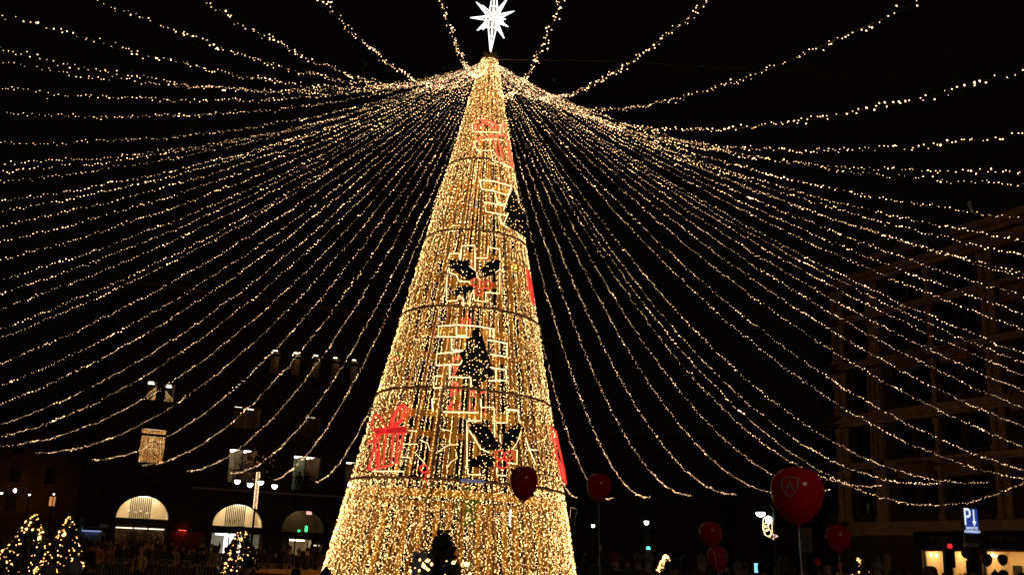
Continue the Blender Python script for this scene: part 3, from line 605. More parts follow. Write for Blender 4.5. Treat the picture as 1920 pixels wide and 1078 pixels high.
hid = [(6.2, 35.4, 4.5), (1.7, 34.8, 4.5), (-2.8, 34.4, 4.4), (-7.4, 34, 4.3), (-11.8, 33.4, 4.2), (-16.2, 32.6, 4.1)]
end_l = [(-20.6, 32.0, 4.01), (-25.3, 32.7, 3.72), (-32.3, 29.2, 4.31), (-36.7, 30.4, 4.08), (-43.2, 29.1, 4.1), (-49.2, 28.9, 4.08), (-56.7, 28.1, 4.17)]
strings = []
for i, q in enumerate(side_l): strings.append((q, 'light string leaving the left edge of the picture, %s from the bottom' % ORD[i]))
for i, q in enumerate(over_): strings.append((q, 'light string passing overhead out of the top edge, %s from the left' % ORD[i]))
for i, q in enumerate(side_r): strings.append((q, 'light string leaving the right edge of the picture, %s from the top' % ORD[i]))
for i, q in enumerate(end_r): strings.append((q, 'light string ending in view right of the cone tree, %s from the right' % ORD[i]))
for i, q in enumerate(hid): strings.append((q, 'light string passing behind the golden cone tree, %s from the right' % ORD[i]))
for i, q in enumerate(end_l): strings.append((q, 'light string ending in view left of the cone tree, %s from the right' % ORD[i]))
ENDS = []
for (az, R_, sg), lab in strings:
    az = math.radians(az); E_ = np.array([APEX[0] + R_ * math.sin(az), APEX[1] + R_ * math.cos(az), HE]); ENDS.append(E_)
    A0 = APEX + np.array([.3 * math.sin(az), .3 * math.cos(az), 0])
    T_ = np.linspace(0, 1, 140); C_ = A0 + (E_ - A0) * T_[:, None]; C_[:, 2] -= 4 * sg * T_ * (1 - T_)
    L_ = np.concatenate([[0], np.cumsum(np.linalg.norm(np.diff(C_, axis=0), axis=1))])
    side = np.array([math.cos(az), -math.sin(az), 0])
    ph = rng.uniform(0, 6.28, 4); wob = lambda s: .016 * np.sin(s * 1.9 + ph[0]) + .014 * np.sin(s * 3.7 + ph[1])
    sb = [];  s = .15
    while s < L_[-1]:
        sb.append(s); s += rng.choice([.07, .10, .12, .17], p=[.25, .4, .25, .1])
    sb = np.array(sb); PP = np.stack([np.interp(sb, L_, C_[:, k]) for k in range(3)], 1)
    PP[:, 2] += wob(sb) + rng.normal(0, .024, len(sb)); PP += side * (wob(sb + 2)[:, None] * .7 + rng.normal(0, .03, len(sb))[:, None])
    grp = np.repeat(rng.lognormal(0, .26, len(sb) // 5 + 1), 5)[:len(sb)]
    RR = (.0066 if 'left edge' in lab and az < -2.35 or 'overhead' in lab else .0080 if 'right edge' in lab and az > -3.75 else .0096) * grp * rng.lognormal(0, .24, len(sb))
    t = thing('light_string', lab, 'string lights', E_, 0, 'light strings radiating from the tip of the cone tree')
    cw = C_[::5].copy(); cw[:, 2] += wob(L_[::5]); MB().tube(cw - E_, .012, 3).ob('wire', M_WIRE, t)
    stuff(link('fairy_lights', bulbs('fairy_lights', PP - E_, np.clip(RR, .003, .03), M_BULB), None, t))
order = sorted(ENDS, key=lambda e: math.atan2(e[0] - APEX[0], e[1] - APEX[1]))
tag(MB().tube(order, .012, 4, closed=True).ob('support_cable', M_WIRE), 'thin dark cable joining the outer ends of the light strings', 'cable')
tag(MB().tube([at(926, 112, 39), at(1100, 114, 44), at(1300, 123, 50), at(1960, 160, 66)], .014, 4).ob('guy_wire', mat('pale_wire', (.35, .33, .32), .5)), 'thin pale guy wire running right from the tip of the cone', 'wire')
# loose rectangle of lights beside the cone
t = thing('light_rectangle', 'narrow upright rectangle of small lights hanging right of the cone', 'string lights', at(1068, 1000, 46))
q = [at(1069, 1000, 46), at(1069, 972, 46), at(1070, 950, 46), at(1080, 954, 46), at(1079, 972, 46), at(1073, 1012, 46)]; o0 = np.array(t.location)
MB().tube([p - o0 for p in q], .01, 4).ob('wire', M_WIRE, t); PB = []
for i in range(5):
    n = int(np.linalg.norm(q[i + 1] - q[i]) / .08) + 1; PB += [q[i] + (q[i + 1] - q[i]) * k / n - o0 for k in range(n)]
stuff(link('fairy_lights', bulbs('fairy_lights', PB, .009, M_BULB), None, t))

# ------------------------------------------------------------------ lamps and signs
def pole(parent, h, r0=.07, r1=.045, m=M_POST):
    return MB().lathe([(r0 * 2, 0), (r0 * 2, .25), (r0 * 1.2, .35), (r0, .6), (r1, h)], 10).ob('pole', m, parent)
def ground(p): return (p[0], p[1], 0)
L1 = thing('street_lamp', 'four headed street lamp with light wrapped pole before the lit arch', 'street lamp', ground(at(474, 990, 58)))
pole(L1, 6.2)
p0 = np.array(L1.location)
wp = []
for k in range(240):
    z = 3.9 + 2.0 * k / 240; a_ = k * .55; wp.append((.10 * math.cos(a_), .10 * math.sin(a_), z + .02 * math.sin(k * 3.3)))
stuff(link('fairy_lights', bulbs('fairy_lights', wp, .012, M_BULB), None, L1))
for px, py in ((445, 902), (469, 908), (489, 904), (515, 911)):
    h = at(px, py, 58) - p0; tip = h + np.array([0, 0, .22])
    lh = MB().lathe([(.04, .30), (.10, .22), (.18, .12), (.20, .06)][::-1], 10, tuple(h)).ob('lamp_cap', M_POST, L1)
    MB().lathe([(.05, -.15), (.10, -.11), (.15, -.04), (.155, .055)], 10, tuple(h)).ob('globe', M_LAMPW, lh)
    MB().tube([(0, 0, 6.15), (h[0] * .5, h[1] * .5, h[2] + .55), (h[0], h[1], h[2] + .3)], .03, 6).ob('arm', M_POST, L1)
wr = MB(); wpp = []
for k in range(60):
    d = rng.normal(size=3) * np.array([.55, .25, .22]) + np.array([.0, 0, 6.55]); wr.tube([d, d + rng.normal(size=3) * .15], .03, 4); wpp.append(d)
wo = stuff(wr.ob('wreath', mat('dark_tinsel', (.05, .03, .02), .5), L1))
stuff(link('fairy_lights', bulbs('fairy_lights', wpp[:40], .016, em('dim_bulb', (1, .45, .15), 1.6)), None, L1))

def lamp(px, py, Y, r, label, m=M_LAMPW):
    p = at(px, py, Y); t = thing('street_lamp', label, 'street lamp', ground(p)); pole(t, p[2] - .1 - r)
    c = MB().lathe([(.05, r * 1.5), (r * .6, r * 1.2), (r * 1.15, r * .6)][::-1], 10, (0, 0, p[2])).ob('lamp_cap', M_POST, t)
    MB().lathe([(r * .3, -r), (r * .8, -r * .6), (r, 0), (r * .9, r * .55)], 10, (0, 0, p[2])).ob('globe', m, c); return t
# the plaza lamp behind the camera whose glint shows on the balloons
L3 = thing('street_lamp', 'four headed plaza lamp standing behind the camera, mirrored as a glint on the balloons', 'street lamp', (5.5, -4.5, 0))
pole(L3, 6.0)
for k in range(4):
    a_ = math.pi / 2 * k + .4; h = (.9 * math.cos(a_), .9 * math.sin(a_), 6.2)
    lh = MB().lathe([(.26, .06), (.24, .12), (.10, .22), (.04, .30)], 10, h).ob('lamp_cap', M_POST, L3)
    MB().lathe([(.05, -.22), (.16, -.16), (.23, -.05), (.235, .055)], 10, h).ob('globe', em('plaza_lamp_globe', (1.0, .93, .82), 80.0), lh)
    MB().tube([(0, 0, 5.95), (h[0] * .5, h[1] * .5, 6.75), (h[0], h[1], 6.5)], .03, 6).ob('arm', M_POST, L3)
lamp(1112, 985, 80, .13, 'smallest street lamp, dim globe close to the right of the cone')
lamp(1212, 979, 80, .18, 'small street lamp straight above the green traffic light')
lamp(3, 924, 104, .11, 'amber street lamp at the left edge in front of the reddish houses', M_LAMPA)
lamp(55, 927, 104, .08, 'pale street lamp second from left before the reddish houses')
lamp(101, 926, 104, .08, 'pale street lamp above the orange window of the reddish houses')
t = thing('wall_lantern', 'amber wall lantern glowing on the reddish house front', 'lantern', at(28, 920, 119.5))
MB().lathe([(.05, -.15), (.15, -.05), (.16, .12), (.05, .25)], 8).ob('globe', em('lantern_glow', (1, .55, .16), 70), t); MB().box((-.04, .3, .2), (.04, 1.6, .28)).ob('bracket', M_POST, t)
# decorated lamp on the right
L2 = thing('street_lamp', 'street lamp with a glowing curled christmas ornament right of centre', 'street lamp', ground(at(1452, 1000, 58)))
p0 = np.array(L2.location); pole(L2, 5.0); h = at(1426, 963, 58) - p0
lh = MB().lathe([(.27, .08), (.22, .2), (.06, .3)], 10, tuple(h)).ob('lamp_cap', M_POST, L2); MB().lathe([(.05, -.16), (.2, -.1), (.27, .02), (.25, .075)], 10, tuple(h)).ob('globe', M_LAMPW, lh)
MB().tube([(0, 0, 4.95), (h[0] * .4, 0, h[2] + .5), (h[0], h[1], h[2] + .28)], .03, 6).ob('arm', M_POST, L2)
def p58(x, y): return at(x, y, 58) - p0
orn = MB(); orn2 = MB()
for c in ((1437, 990, 5), (1440, 998, 6), (1436, 984, 4)): orn.tube([p58(*q) for q in circ(c[0], c[1], c[2], c[2] * 1.1, 10)], .016, 5)
orn.tube([p58(*q) for q in ((1431, 972), (1430, 990), (1434, 1002), (1444, 1007), (1448, 996), (1447, 975), (1440, 968), (1431, 972))], .016, 5)
orn.tube([p58(*q) for q in ((1436, 976), (1442, 972), (1446, 978), (1440, 984))], .03, 5)
orn.ob('ornament', em('ornament_glow', (1, .74, .38), 2.6), L2)
MB().lathe([(.05, -.16), (.17, -.08), (.19, .1), (.06, .2)], 8, tuple(p58(1441, 974))).ob('ornament_bulb', M_LAMPW, L2)
orn2.tube([p58(*q) for q in ((1449, 1000), (1453, 1006), (1449, 1010), (1458, 1004), (1452, 1002))], .06, 5); orn2.ob('ornament_tail', em('pink_ornament', (1, .6, .5), .9), L2)
# traffic lights
def traffic_light(px, py, Y, lit, label, faces):
    p = at(px, py, Y); t = thing('traffic_light', label, 'traffic light', ground(p)); pole(t, p[2] - .5)
    z = p[2] - (.0 if lit == 'red' else -.3) - (.45 if lit == 'red' else 0.15)
    z = p[2] - .72 if lit == 'red' else p[2] - .14
    hs = MB().box((-.17, -.08, z), (.17, .12, z + .95)).ob('housing', M_POST, t)
    for k, n in enumerate(('green', 'amber', 'red')):
        zz = z + .15 + k * .3; m = em('signal_' + n, {'green': (.05, 1, .55), 'red': (1, .03, .03)}.get(n), 9 if lit == 'green' else .95) if n == lit else mat('dark_lens', (.02, .02, .02), .3)
        MB().tube([(0, -.082, zz), (0, -.12, zz)], .09, 12).ob('lens', m, hs)
        MB().tube([(-.11, -.2, zz + .06), (-.07, -.2, zz + .12), (0, -.2, zz + .14), (.07, -.2, zz + .12), (.11, -.2, zz + .06)], .012, 4).ob('visor', M_POST, hs)
    return t
traffic_light(1215, 1028, 55, 'green', 'traffic light showing green right of the cone tree', 1)
traffic_light(1779, 1025, 38, 'red', 'traffic light showing red in front of the lit shop windows', 1)
# parking sign
p = at(1822, 1027, 40); PS = thing('parking_sign', 'blue lit parking sign SANTO DOMINGO on a post at right', 'sign', ground(p))
z = lambda y: float(at(1822, y, 40)[2]); ppx = 40.9 / FPX
pw = 12.4 * ppx
MB().box((-.16, -.06, 0), (.16, .10, z(1026))).ob('post', M_POST, PS)
bx = MB().box((-pw, -.14, z(1001)), (pw, .14, z(953))).ob('sign_box', M_POST, PS)
MB().box((-pw + .015, -.155, z(1000)), (pw - .015, -.142, z(954))).ob('sign_face', em('blue_sign', (.015, .06, .50), .55), bx)
MWT = em('white_sign_print', (.85, .95, 1.0), 1.0)
text('lettering', 'P', .93, MWT, bx, (-.155, -.16, z(970.5)), width=.62, ext=.004)
MB().box((.085, -.165, z(979)), (.125, -.157, z(955.5))).ob('arrow', MWT, bx)
MB().prism([(.03, -.157, z(977)), (.18, -.157, z(977)), (.105, -.157, z(986))], (0, -.008, 0)).ob('arrow', MWT, bx)
text('lettering', 'SANTO', .135, MWT, bx, (0, -.16, z(990)), ext=.004); text('lettering', 'DOMINGO', .125, MWT, bx, (0, -.16, z(996.5)), ext=.004)
MB().box((-pw, -.1, z(1016)), (pw, .1, z(1003))).ob('lower_panel', mat('grey_violet_panel', (.13, .11, .14), .6), PS)
MB().box((-pw, -.1, z(1025)), (pw, .1, z(1017.5))).ob('plate', M_WHITE, PS)
# round sign
p = at(1812, 1036, 37); t = thing('round_sign', 'round pale traffic sign on a dark post beside the parking sign', 'sign', ground(p))
pole(t, p[2] - .25); MB().tube([(0, -.03, p[2]), (0, .0, p[2])], .2, 16).ob('plate', mat('pale_sign_back', (.30, .25, .22), .6), t)
mb = MB();
for s_ in (-1, 1): mb.tube([(s_ * .06, -.045, p[2] - .1), (s_ * .03, -.045, p[2] + .02), (s_ * .05, -.045, p[2] + .1)], .012, 4)
mb.ob('symbol', M_BLACK, t)
# white traffic sign behind the big balloon
p = at(1510, 1012, 30); t = thing('traffic_sign', 'white sign with round symbols below the largest balloon', 'sign', ground(p))
pole(t, p[2] - .33); k = 30.6 / FPX
MB().box((-12 * k, -.02, p[2] - 22 * k), (12 * k, .02, p[2] + 22 * k)).ob('plate', mat('sign_plate', (.30, .26, .22), .6), t)
MB().box((-2 * k, -.026, p[2] + 10.5 * k), (11.6 * k, -.021, p[2] + 21.5 * k)).ob('orange_field', mat('orange_field', (.5, .27, .05), .6), t)
for cx, cz in ((6.5, 4), (1, -7), (-6, 4)): MB().tube([(cx * k + 3.2 * k * math.cos(a), -.028, p[2] + cz * k + 3.2 * k * math.sin(a)) for a in np.linspace(0, 6.283, 12, endpoint=False)], .55 * k, 4, closed=True).ob('symbol', mat('dark_red_ink', (.16, .06, .05), .6), t)
# board with an X
p = at(780, 1058, 20); t = thing('notice_board', 'grey board marked with a black X in front of the cone', 'sign', ground(p)); k = 20.2 / FPX
o = MB().box((-15 * k, -.012, p[2] - 24 * k), (15 * k, .012, p[2] + 22 * k)).ob('plate', mat('grey_board', (.75, .75, .80), .6), t); o.rotation_euler = (0, math.radians(3), 0)
text('lettering', 'X', .16, M_BLACK, t, (.02, -.016, p[2] + 11.5 * k), ext=.002); MB().tube([(0, .03, 0), (0, .03, p[2])], .025, 6).ob('post', M_POST, t)

# ------------------------------------------------------------------ small decorated firs
def fir(px, ytop, Y, w, label, nb, zl0, zl1, seed, br=.02, side=None, dens=1.0):
    top_ = at(px, ytop, Y); h = float(top_[2]); t = thing('fir_tree', label, 'fir tree', ground(top_))
    rr = np.random.default_rng(seed)
    MB().tube([(0, 0, 0), (0, 0, h * .97)], [.06, .008], 6).ob('trunk', M_BARK, t)
    V, Fc = [], []
    for k in range(int(900 * dens)):
        z = h * (1 - rr.uniform(0, 1) ** .62 * .92); r = w * (1 - z / h) ** .9 * rr.uniform(.35, 1.08) * (1 + .18 * math.sin(z * 23)) + .015; a = rr.uniform(0, 6.28)
        c = np.array([r * math.cos(a), r * math.sin(a), z - .12 * r]); d = np.array([math.cos(a), math.sin(a), rr.uniform(-.5, .25)]) * rr.uniform(.07, .16); e = np.cross(d, rr.normal(size=3)); e = e / np.linalg.norm(e) * rr.uniform(.015, .035)
        n = len(V); V += [c - e, c + d, c + e, c + d * .5 + np.array([0, 0, -.05])]; Fc += [(n, n + 1, n + 2), (n + 2, n + 1, n + 3), (n, n + 3, n + 1)]
    crown = mk('crown', V, Fc, M_NEEDLE, t)
    PB, RB_ = [], []
    for k in range(nb):
        z = h * rr.uniform(zl0, zl1); r = w * (1 - z / h) ** .9 * rr.uniform(.86, 1.14) + (.27 if dens == 3 else .035); a = rr.uniform(0, 6.28) if side is None else rr.normal(side, 1.0)
        if rr.uniform() > .35: a = -math.pi / 2 + rr.uniform(-1.7, 1.7)
        PB.append((r * math.cos(a), r * math.sin(a), z - .1 * r)); RB_.append(br * .64 * rr.lognormal(0, .45))
    stuff(link('fairy_lights', bulbs('fairy_lights', PB, RB_, M_FBULB), None, t)); return t
fir(64, 962, 27, 1.25, 'small lit fir tree at the far left behind the knitted hats', 130, .2, .99, 1, .022, dens=2.4)
fir(132, 966, 26, .88, 'small lit fir tree second from left beside the kiosk', 160, .2, .99, 2, .022, dens=2)
fir(456, 984, 28, .74, 'slim lit fir tree below the four headed street lamp', 150, .1, .93, 3, .021, dens=1.6)
fir(831, 992, 17, .56, 'dark topped fir tree with few lights in front of the golden cone', 34, .55, .78, 4, .032, dens=3)
fir(1248, 1039, 40, .92, 'short lit fir tree right of the cone below the green traffic light', 240, .4, .99, 5, .032)
fir(1612, 1044, 24, .70, 'sparsely lit fir tree under the small balloon at right', 44, .5, .99, 6, .030)

# ------------------------------------------------------------------ balloons
bp = [(0.02, -1.32), (.05, -1.30), (.03, -1.25), (.05, -1.215), (.14, -1.17), (.33, -1.07), (.54, -.91), (.73, -.68), (.88, -.40), (.97, -.06), (1.0, .20), (.975, .46), (.885, .70), (.72, .90), (.48, 1.03), (.24, 1.09), (.02, 1.105)]
def bprof(z):
    for (r0, z0), (r1, z1) in zip(bp, bp[1:]):
        if z0 <= z <= z1: return r0 + (r1 - r0) * (z - z0) / (z1 - z0)
    return .02
def balloon(px, py, Y, wpx, label, logo=None, tilt=0, zsc=1.0, zend=0.0, thread=True, m=M_BALL):
    p = at(px, py, Y); r = wpx / 2 * np.linalg.norm(p - CP) / FPX; t = thing('balloon', label, 'balloon', p)
    mb = MB().lathe([(a * r, b * r * zsc) for a, b in bp], 28); b_ = mb.ob('skin', m, t, smooth=True)
    if tilt: t.rotation_euler = (0, math.radians(tilt), 0)
    if logo:
        az0, z0, s = logo                      # azimuth from the camera-facing side, height, size (in radii)
        def sp(u, v):
            z = z0 + v * s; rr = bprof(z) * 1.005; a = az0 + u * s / max(rr, .2); return (rr * r * math.sin(a), -rr * r * math.cos(a), z * r * zsc)
        sh = [(-.5, .55), (-.25, .6), (0, .62), (.25, .6), (.5, .55), (.5, .2), (.45, -.15), (.3, -.42), (0, -.68), (-.3, -.42), (-.45, -.15), (-.5, .2), (-.5, .55)]
        MB().tube([sp(*q) for q in sh], .030 * r, 4).ob('emblem', M_PRINT, b_)
        lt = MB(); lt.tube([sp(*q) for q in ((-.24, -.28), (-.12, .04), (0, .34), (.12, .04), (.24, -.28))], .034 * r, 4); lt.tube([sp(*q) for q in ((-.15, -.06), (0, -.06), (.15, -.06))], .026 * r, 4); lt.ob('letter', M_PRINT, b_)
    if thread:
        zb = -1.34 * r * zsc; d = float(p[2]) + zb
        MB().tube([(0, 0, zb), (.02, 0, zb - d * .3), (.05, .0, zb - d * .6), (.09, 0, zb - d * .98)], .0035, 4).ob('ribbon', mat('white_ribbon', (.7, .68, .66), .5), t)
        MB().lathe([(.05, 0), (.06, .02), (.04, .06), (.01, .07)], 8, (.09, 0, zb - d + .001)).ob('weight', mat('grey_weight', (.1, .1, .1), .6), t)
    return t
balloon(1495, 927, 6.2, 93, 'largest red balloon, closest to the camera, with shield emblem', (-.56, .24, .60), zsc=.94)
balloon(982, 905, 11.2, 50, 'red balloon in front of the cone tree with shield emblem', (-.45, .45, .6), zsc=1.1)
balloon(1123, 913, 12.6, 45, 'plain red balloon just right of the cone tree', None, zsc=1.0)
balloon(1333, 1001, 14, 40, 'upper of two touching red balloons with shield emblem', (.75, .3, .68), tilt=-9)
balloon(1346, 1046, 15.5, 37, 'lower of two touching red balloons with shield emblem', (.75, .3, .68), tilt=-6)
balloon(1572, 1009, 13, 43, 'plain red balloon left of the parking sign', None, zsc=.95)
balloon(1577, 1061, 24, 11, 'tiny red balloon just above the sparsely lit fir')
balloon(1533, 1053, 24, 11, 'tiny red balloon close below the white sign')
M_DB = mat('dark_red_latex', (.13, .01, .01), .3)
balloon(1843, 1036, 30, 13, 'small dark balloon, upper left of the three before the shop window', m=M_DB)
balloon(1850, 1049, 28, 18, 'dark balloon, largest of the three before the shop window', m=M_DB)
balloon(1880, 1049, 29, 16, 'dark balloon, rightmost of the three before the shop window', m=M_DB)
balloon(1650, 868, 62, 15, 'faint red balloon floating high before the stone building', m=M_DB)

# ------------------------------------------------------------------ drifting paper scraps
for (x, y, Y, w, h, lab, c) in ((245, 133, 22, .07, .05, 'grey paper scrap drifting at the upper left', 0), (567, 313, 26, .22, .10, 'tan paper rectangle drifting left of the cone', 1), (684, 121, 20, .03, .09, 'curled paper scrap drifting below the top edge', 0), (1038, 149, 22, .04, .07, 'curled paper scrap drifting right of the star', 0), (358, 242, 24, .04, .06, 'faint paper scrap drifting among the left strings', 0), (832, 128, 24, .05, .07, 'small paper scrap drifting left of the tip', 0), (1820, 390, 15, .06, .22, 'long curved white paper strip drifting at right', 2)):
    mb = MB(); p = at(x, y, Y); n = 7
    for k in range(n + 1):
        f = k / n - .5; cx = .35 * w * (f * 4) ** 2 * .5 + f * (h * .5 if c == 2 else 0); wd = w * (1 - .5 * abs(f + (.3 if c == 2 else 0))) * .5
        for dx in (-wd, wd):
            for dy in (0, .004): mb.V.append((cx + dx, dy + .03 * f, -f * h))
    for k in range(n):
        b = k * 4; mb.F += [(b, b + 2, b + 6, b + 4), (b + 1, b + 5, b + 7, b + 3), (b, b + 4, b + 5, b + 1), (b + 2, b + 3, b + 7, b + 6)]
    mb.F += [(0, 1, 3, 2), (n * 4, n * 4 + 2, n * 4 + 3, n * 4 + 1)]
    tag(mb.ob('paper_scrap', mat('tan_paper', (.62, .34, .16), .8) if c == 1 else mat('white_paper', (.5, .47, .45), .8), loc=p), lab, 'paper')

# ------------------------------------------------------------------ crowd barriers
def make_barrier():
    t = thing('crowd_barrier', 'x', 'barrier'); W_, H_ = 1.95, 1.1
    fr = [(-W_ / 2, 0, .25), (-W_ / 2, 0, H_ - .18), (-W_ / 2 + .06, 0, H_ - .05), (-W_ / 2 + .18, 0, H_), (W_ / 2 - .18, 0, H_), (W_ / 2 - .06, 0, H_ - .05), (W_ / 2, 0, H_ - .18), (W_ / 2, 0, .25)]
    MB().tube(fr, .022, 6, closed=True).ob('frame', M_METAL, t)
    b = MB().tube([(0, 0, .27), (0, 0, H_ - .02)], .009, 4); me = bpy.data.meshes.new('bar'); me.from_pydata(b.V, [], b.F)
    for k in range(14): link('bar', me, M_METAL, t, (-W_ / 2 + .13 + k * (W_ - .26) / 13, 0, 0))
    for s in (-1, 1): MB().tube([(s * .6, -.28, .02), (s * .6, 0, .25), (s * .6, .28, .02)], .02, 5).ob('foot', M_METAL, t)
    return t
b0 = None; xs = np.arange(-20.2, -7.5, 2.12)
for i, x in enumerate(xs):
    lab = 'steel crowd barrier in front of the left crowd, %s from the left' % ORD[i]
    if b0 is None: b0 = make_barrier(); b0.location = (x, 43.5, 0); b0['label'] = lab; b0['group'] = 'crowd barriers on the left'
    else: dup(b0, (float(x), 43.5 + .25 * math.sin(i * 2.1) + i * .12, 0), .04 * math.sin(i * 1.7), lab, 'crowd barriers on the left')

# ------------------------------------------------------------------ people
def skin(name, nodes, edges, root=0, sub=1):
    me = bpy.data.meshes.new(name); me.from_pydata([n[:3] for n in nodes], edges, []); o = bpy.data.objects.new(name, me); COL.objects.link(o)
    o.modifiers.new('s', 'SKIN'); sv = me.skin_vertices[0].data
    for i, n in enumerate(nodes): sv[i].radius = (n[3], n[4] if len(n) > 4 else n[3]); sv[i].use_root = (i == root)
    if sub: m = o.modifiers.new('u', 'SUBSURF'); m.levels = sub; m.render_levels = sub
    dg = bpy.context.evaluated_depsgraph_get(); r = bpy.data.meshes.new_from_object(o.evaluated_get(dg)); r.name = name
    r.polygons.foreach_set('use_smooth', [True] * len(r.polygons)); bpy.data.objects.remove(o); bpy.data.meshes.remove(me); return r
def person_meshes(pose):
    """Standing figure 1.72 m, facing -Y. pose: 'stand', 'phone' (arms up holding a phone), 'raise' (one arm up)."""
    sh = 1.42
    arms = {'stand': [[(.20, 0, sh, .058), (.25, .02, 1.15, .046), (.23, -.07, .92, .036), (.225, -.10, .84, .034)]] * 2,
            'phone': [[(.20, 0, sh, .058), (.23, -.20, 1.28, .046), (.10, -.32, 1.52, .036), (.06, -.34, 1.60, .034)]] * 2,
            'raise': [[(.20, 0, sh, .058), (.25, .02, 1.15, .046), (.20, -.14, .96, .036), (.19, -.18, .90, .034)], [(.20, 0, sh + .02, .058), (.30, -.05, 1.62, .046), (.27, -.14, 1.85, .036), (.26, -.16, 1.94, .034)]]}[pose]
    N = [(0, 0, .96, .15, .11), (0, .0, 1.12, .135, .10), (0, .0, 1.30, .165, .115), (0, .0, 1.42, .13, .09), (0, .0, 1.50, .058), (0, -.012, 1.56, .068, .075), (0, -.022, 1.64, .078, .092), (0, -.010, 1.70, .060, .075)]
    Ed = [(i, i + 1) for i in range(7)]
    for k, s in enumerate((-1, 1)):
        b = len(N); N += [(s * a[0], a[1], a[2], a[3]) for a in arms[k]]; Ed += [(3, b), (b, b + 1), (b + 1, b + 2), (b + 2, b + 3)]
        b = len(N); N += [(s * .095, 0, .86, .085), (s * .10, -.01, .50, .062), (s * .10, .02, .10, .042), (s * .11, -.12, .045, .038)]; Ed += [(0, b), (b, b + 1), (b + 1, b + 2), (b + 2, b + 3)]
    body = skin('body', N, Ed)
    C = [(0, 0, .84, .19, .145), (0, 0, 1.0, .17, .13), (0, .0, 1.15, .165, .125), (0, 0, 1.32, .185, .135), (0, .0, 1.44, .135, .10), (0, .005, 1.505, .085, .08)]
    CE = [(i, i + 1) for i in range(5)]
    for k, s in enumerate((-1, 1)):
        b = len(C); C += [(s * a[0], a[1], a[2], a[3] + .022) for a in arms[k][:3]]; CE += [(4, b), (b, b + 1), (b + 1, b + 2)]
    coat = skin('coat', C, CE)
    Tn = [(0, 0, .90, .165, .125), (0, 0, .84, .15, .11)]; TE = [(0, 1)]
    for s in (-1, 1): b = len(Tn); Tn += [(s * .095, 0, .76, .10), (s * .10, -.01, .48, .078), (s * .10, .01, .12, .06)]; TE += [(1, b), (b, b + 1), (b + 1, b + 2)]
    tr = skin('trousers', Tn, TE)
    return body, coat, tr
def cap_mesh(kind):
    mb = MB()
    if kind == 'hair': pr = [(.093, 1.60), (.102, 1.66), (.100, 1.72), (.080, 1.765), (.045, 1.79), (.006, 1.797)]
    elif kind == 'long': pr = [(.10, 1.44), (.112, 1.52), (.108, 1.62), (.105, 1.69), (.088, 1.755), (.05, 1.79), (.006, 1.797)]
    else: pr = [(.104, 1.645), (.110, 1.655), (.110, 1.70), (.103, 1.74), (.080, 1.785), (.045, 1.81), (.006, 1.818)]
    mb.lathe(pr, 12, (0, .018 if kind != 'hat' else .0, 0), 1, 1.12)
    if kind == 'hat': mb.lathe([(.006, 1.805), (.03, 1.82), (.03, 1.85), (.006, 1.868)], 8)
    me = bpy.data.meshes.new({'hair': 'hair', 'long': 'hair', 'hat': 'hat'}[kind]); me.from_pydata(mb.V, [], mb.F); me.polygons.foreach_set('use_smooth', [True] * len(me.polygons)); return me
mb = MB().lathe([(.018, 0), (.012, .03), (.004, .05)], 6); NOSE = bpy.data.meshes.new('nose'); NOSE.from_pydata(mb.V, [], mb.F)
PM = {p: person_meshes(p) for p in ('stand', 'phone', 'raise')}; CAPS = {k: cap_mesh(k) for k in ('hair', 'long', 'hat')}
mb = MB().box((-.04, -.36, 1.60), (.04, -.35, 1.74)); PHONE = bpy.data.meshes.new('phone'); PHONE.from_pydata(mb.V, [], mb.F)
SKINS = [mat('skin_%s' % n, c, .6, .08) for n, c in (('a', (.5, .3, .2)), ('b', (.42, .25, .17)), ('c', (.55, .36, .26)))]
COATS = {'black': (.045, .042, .043), 'dark brown': (.13, .075, .045), 'navy': (.045, .055, .095), 'grey': (.17, .155, .145), 'tan': (.38, .22, .11), 'rust red': (.28, .07, .04), 'orange': (.55, .22, .05), 'olive': (.10, .09, .05), 'beige': (.42, .30, .20)}
CMAT = {k: mat('coat_' + k.replace(' ', '_'), v, .85, .15, 9) for k, v in COATS.items()}
HAIRS = [mat('hair_dark', (.015, .01, .008), .6), mat('hair_brown', (.06, .035, .02), .6), mat('hair_fair', (.22, .14, .07), .6)]
HATS = {'grey knitted hat': mat('hat_grey', (.24, .21, .20), .95, .2, 40), 'dark hat': mat('hat_dark', (.02, .02, .024), .9), 'red hat': mat('hat_red', (.25, .04, .03), .9)}
TROU = mat('dark_denim', (.02, .022, .03), .9)
for d in list(PM.values()):
    for me in d: me.materials.clear(); me.materials.append(TROU)
for me in list(CAPS.values()) + [PHONE, NOSE]: me.materials.append(TROU)
def oslot(o, m): o.material_slots[0].link = 'OBJECT'; o.material_slots[0].material = m
def person(x, y, z, h, rz, pose, coat, cap, capmat, label, group=None, sk=None, phone_mat=None):
    t = thing('person', label, 'person', (x, y, z), rz, group); s = h / 1.79; t.scale = (s * random.uniform(.97, 1.08), s, s)
    body, ct, tr = PM[pose]
    o = link('body', body, None, t); oslot(o, sk or random.choice(SKINS))
    c = link('coat', ct, None, t); oslot(c, CMAT[coat]); link('trousers', tr, None, t)
    k = link(CAPS[cap].name, CAPS[cap], None, t); oslot(k, capmat)
    if phone_mat: q = link('held_phone', PHONE, None, t); oslot(q, phone_mat)
    return t
PH_D = mat('phone_body', (.02, .02, .02), .3); PH_L = em('phone_screen', (.6, .75, 1), 1.4)
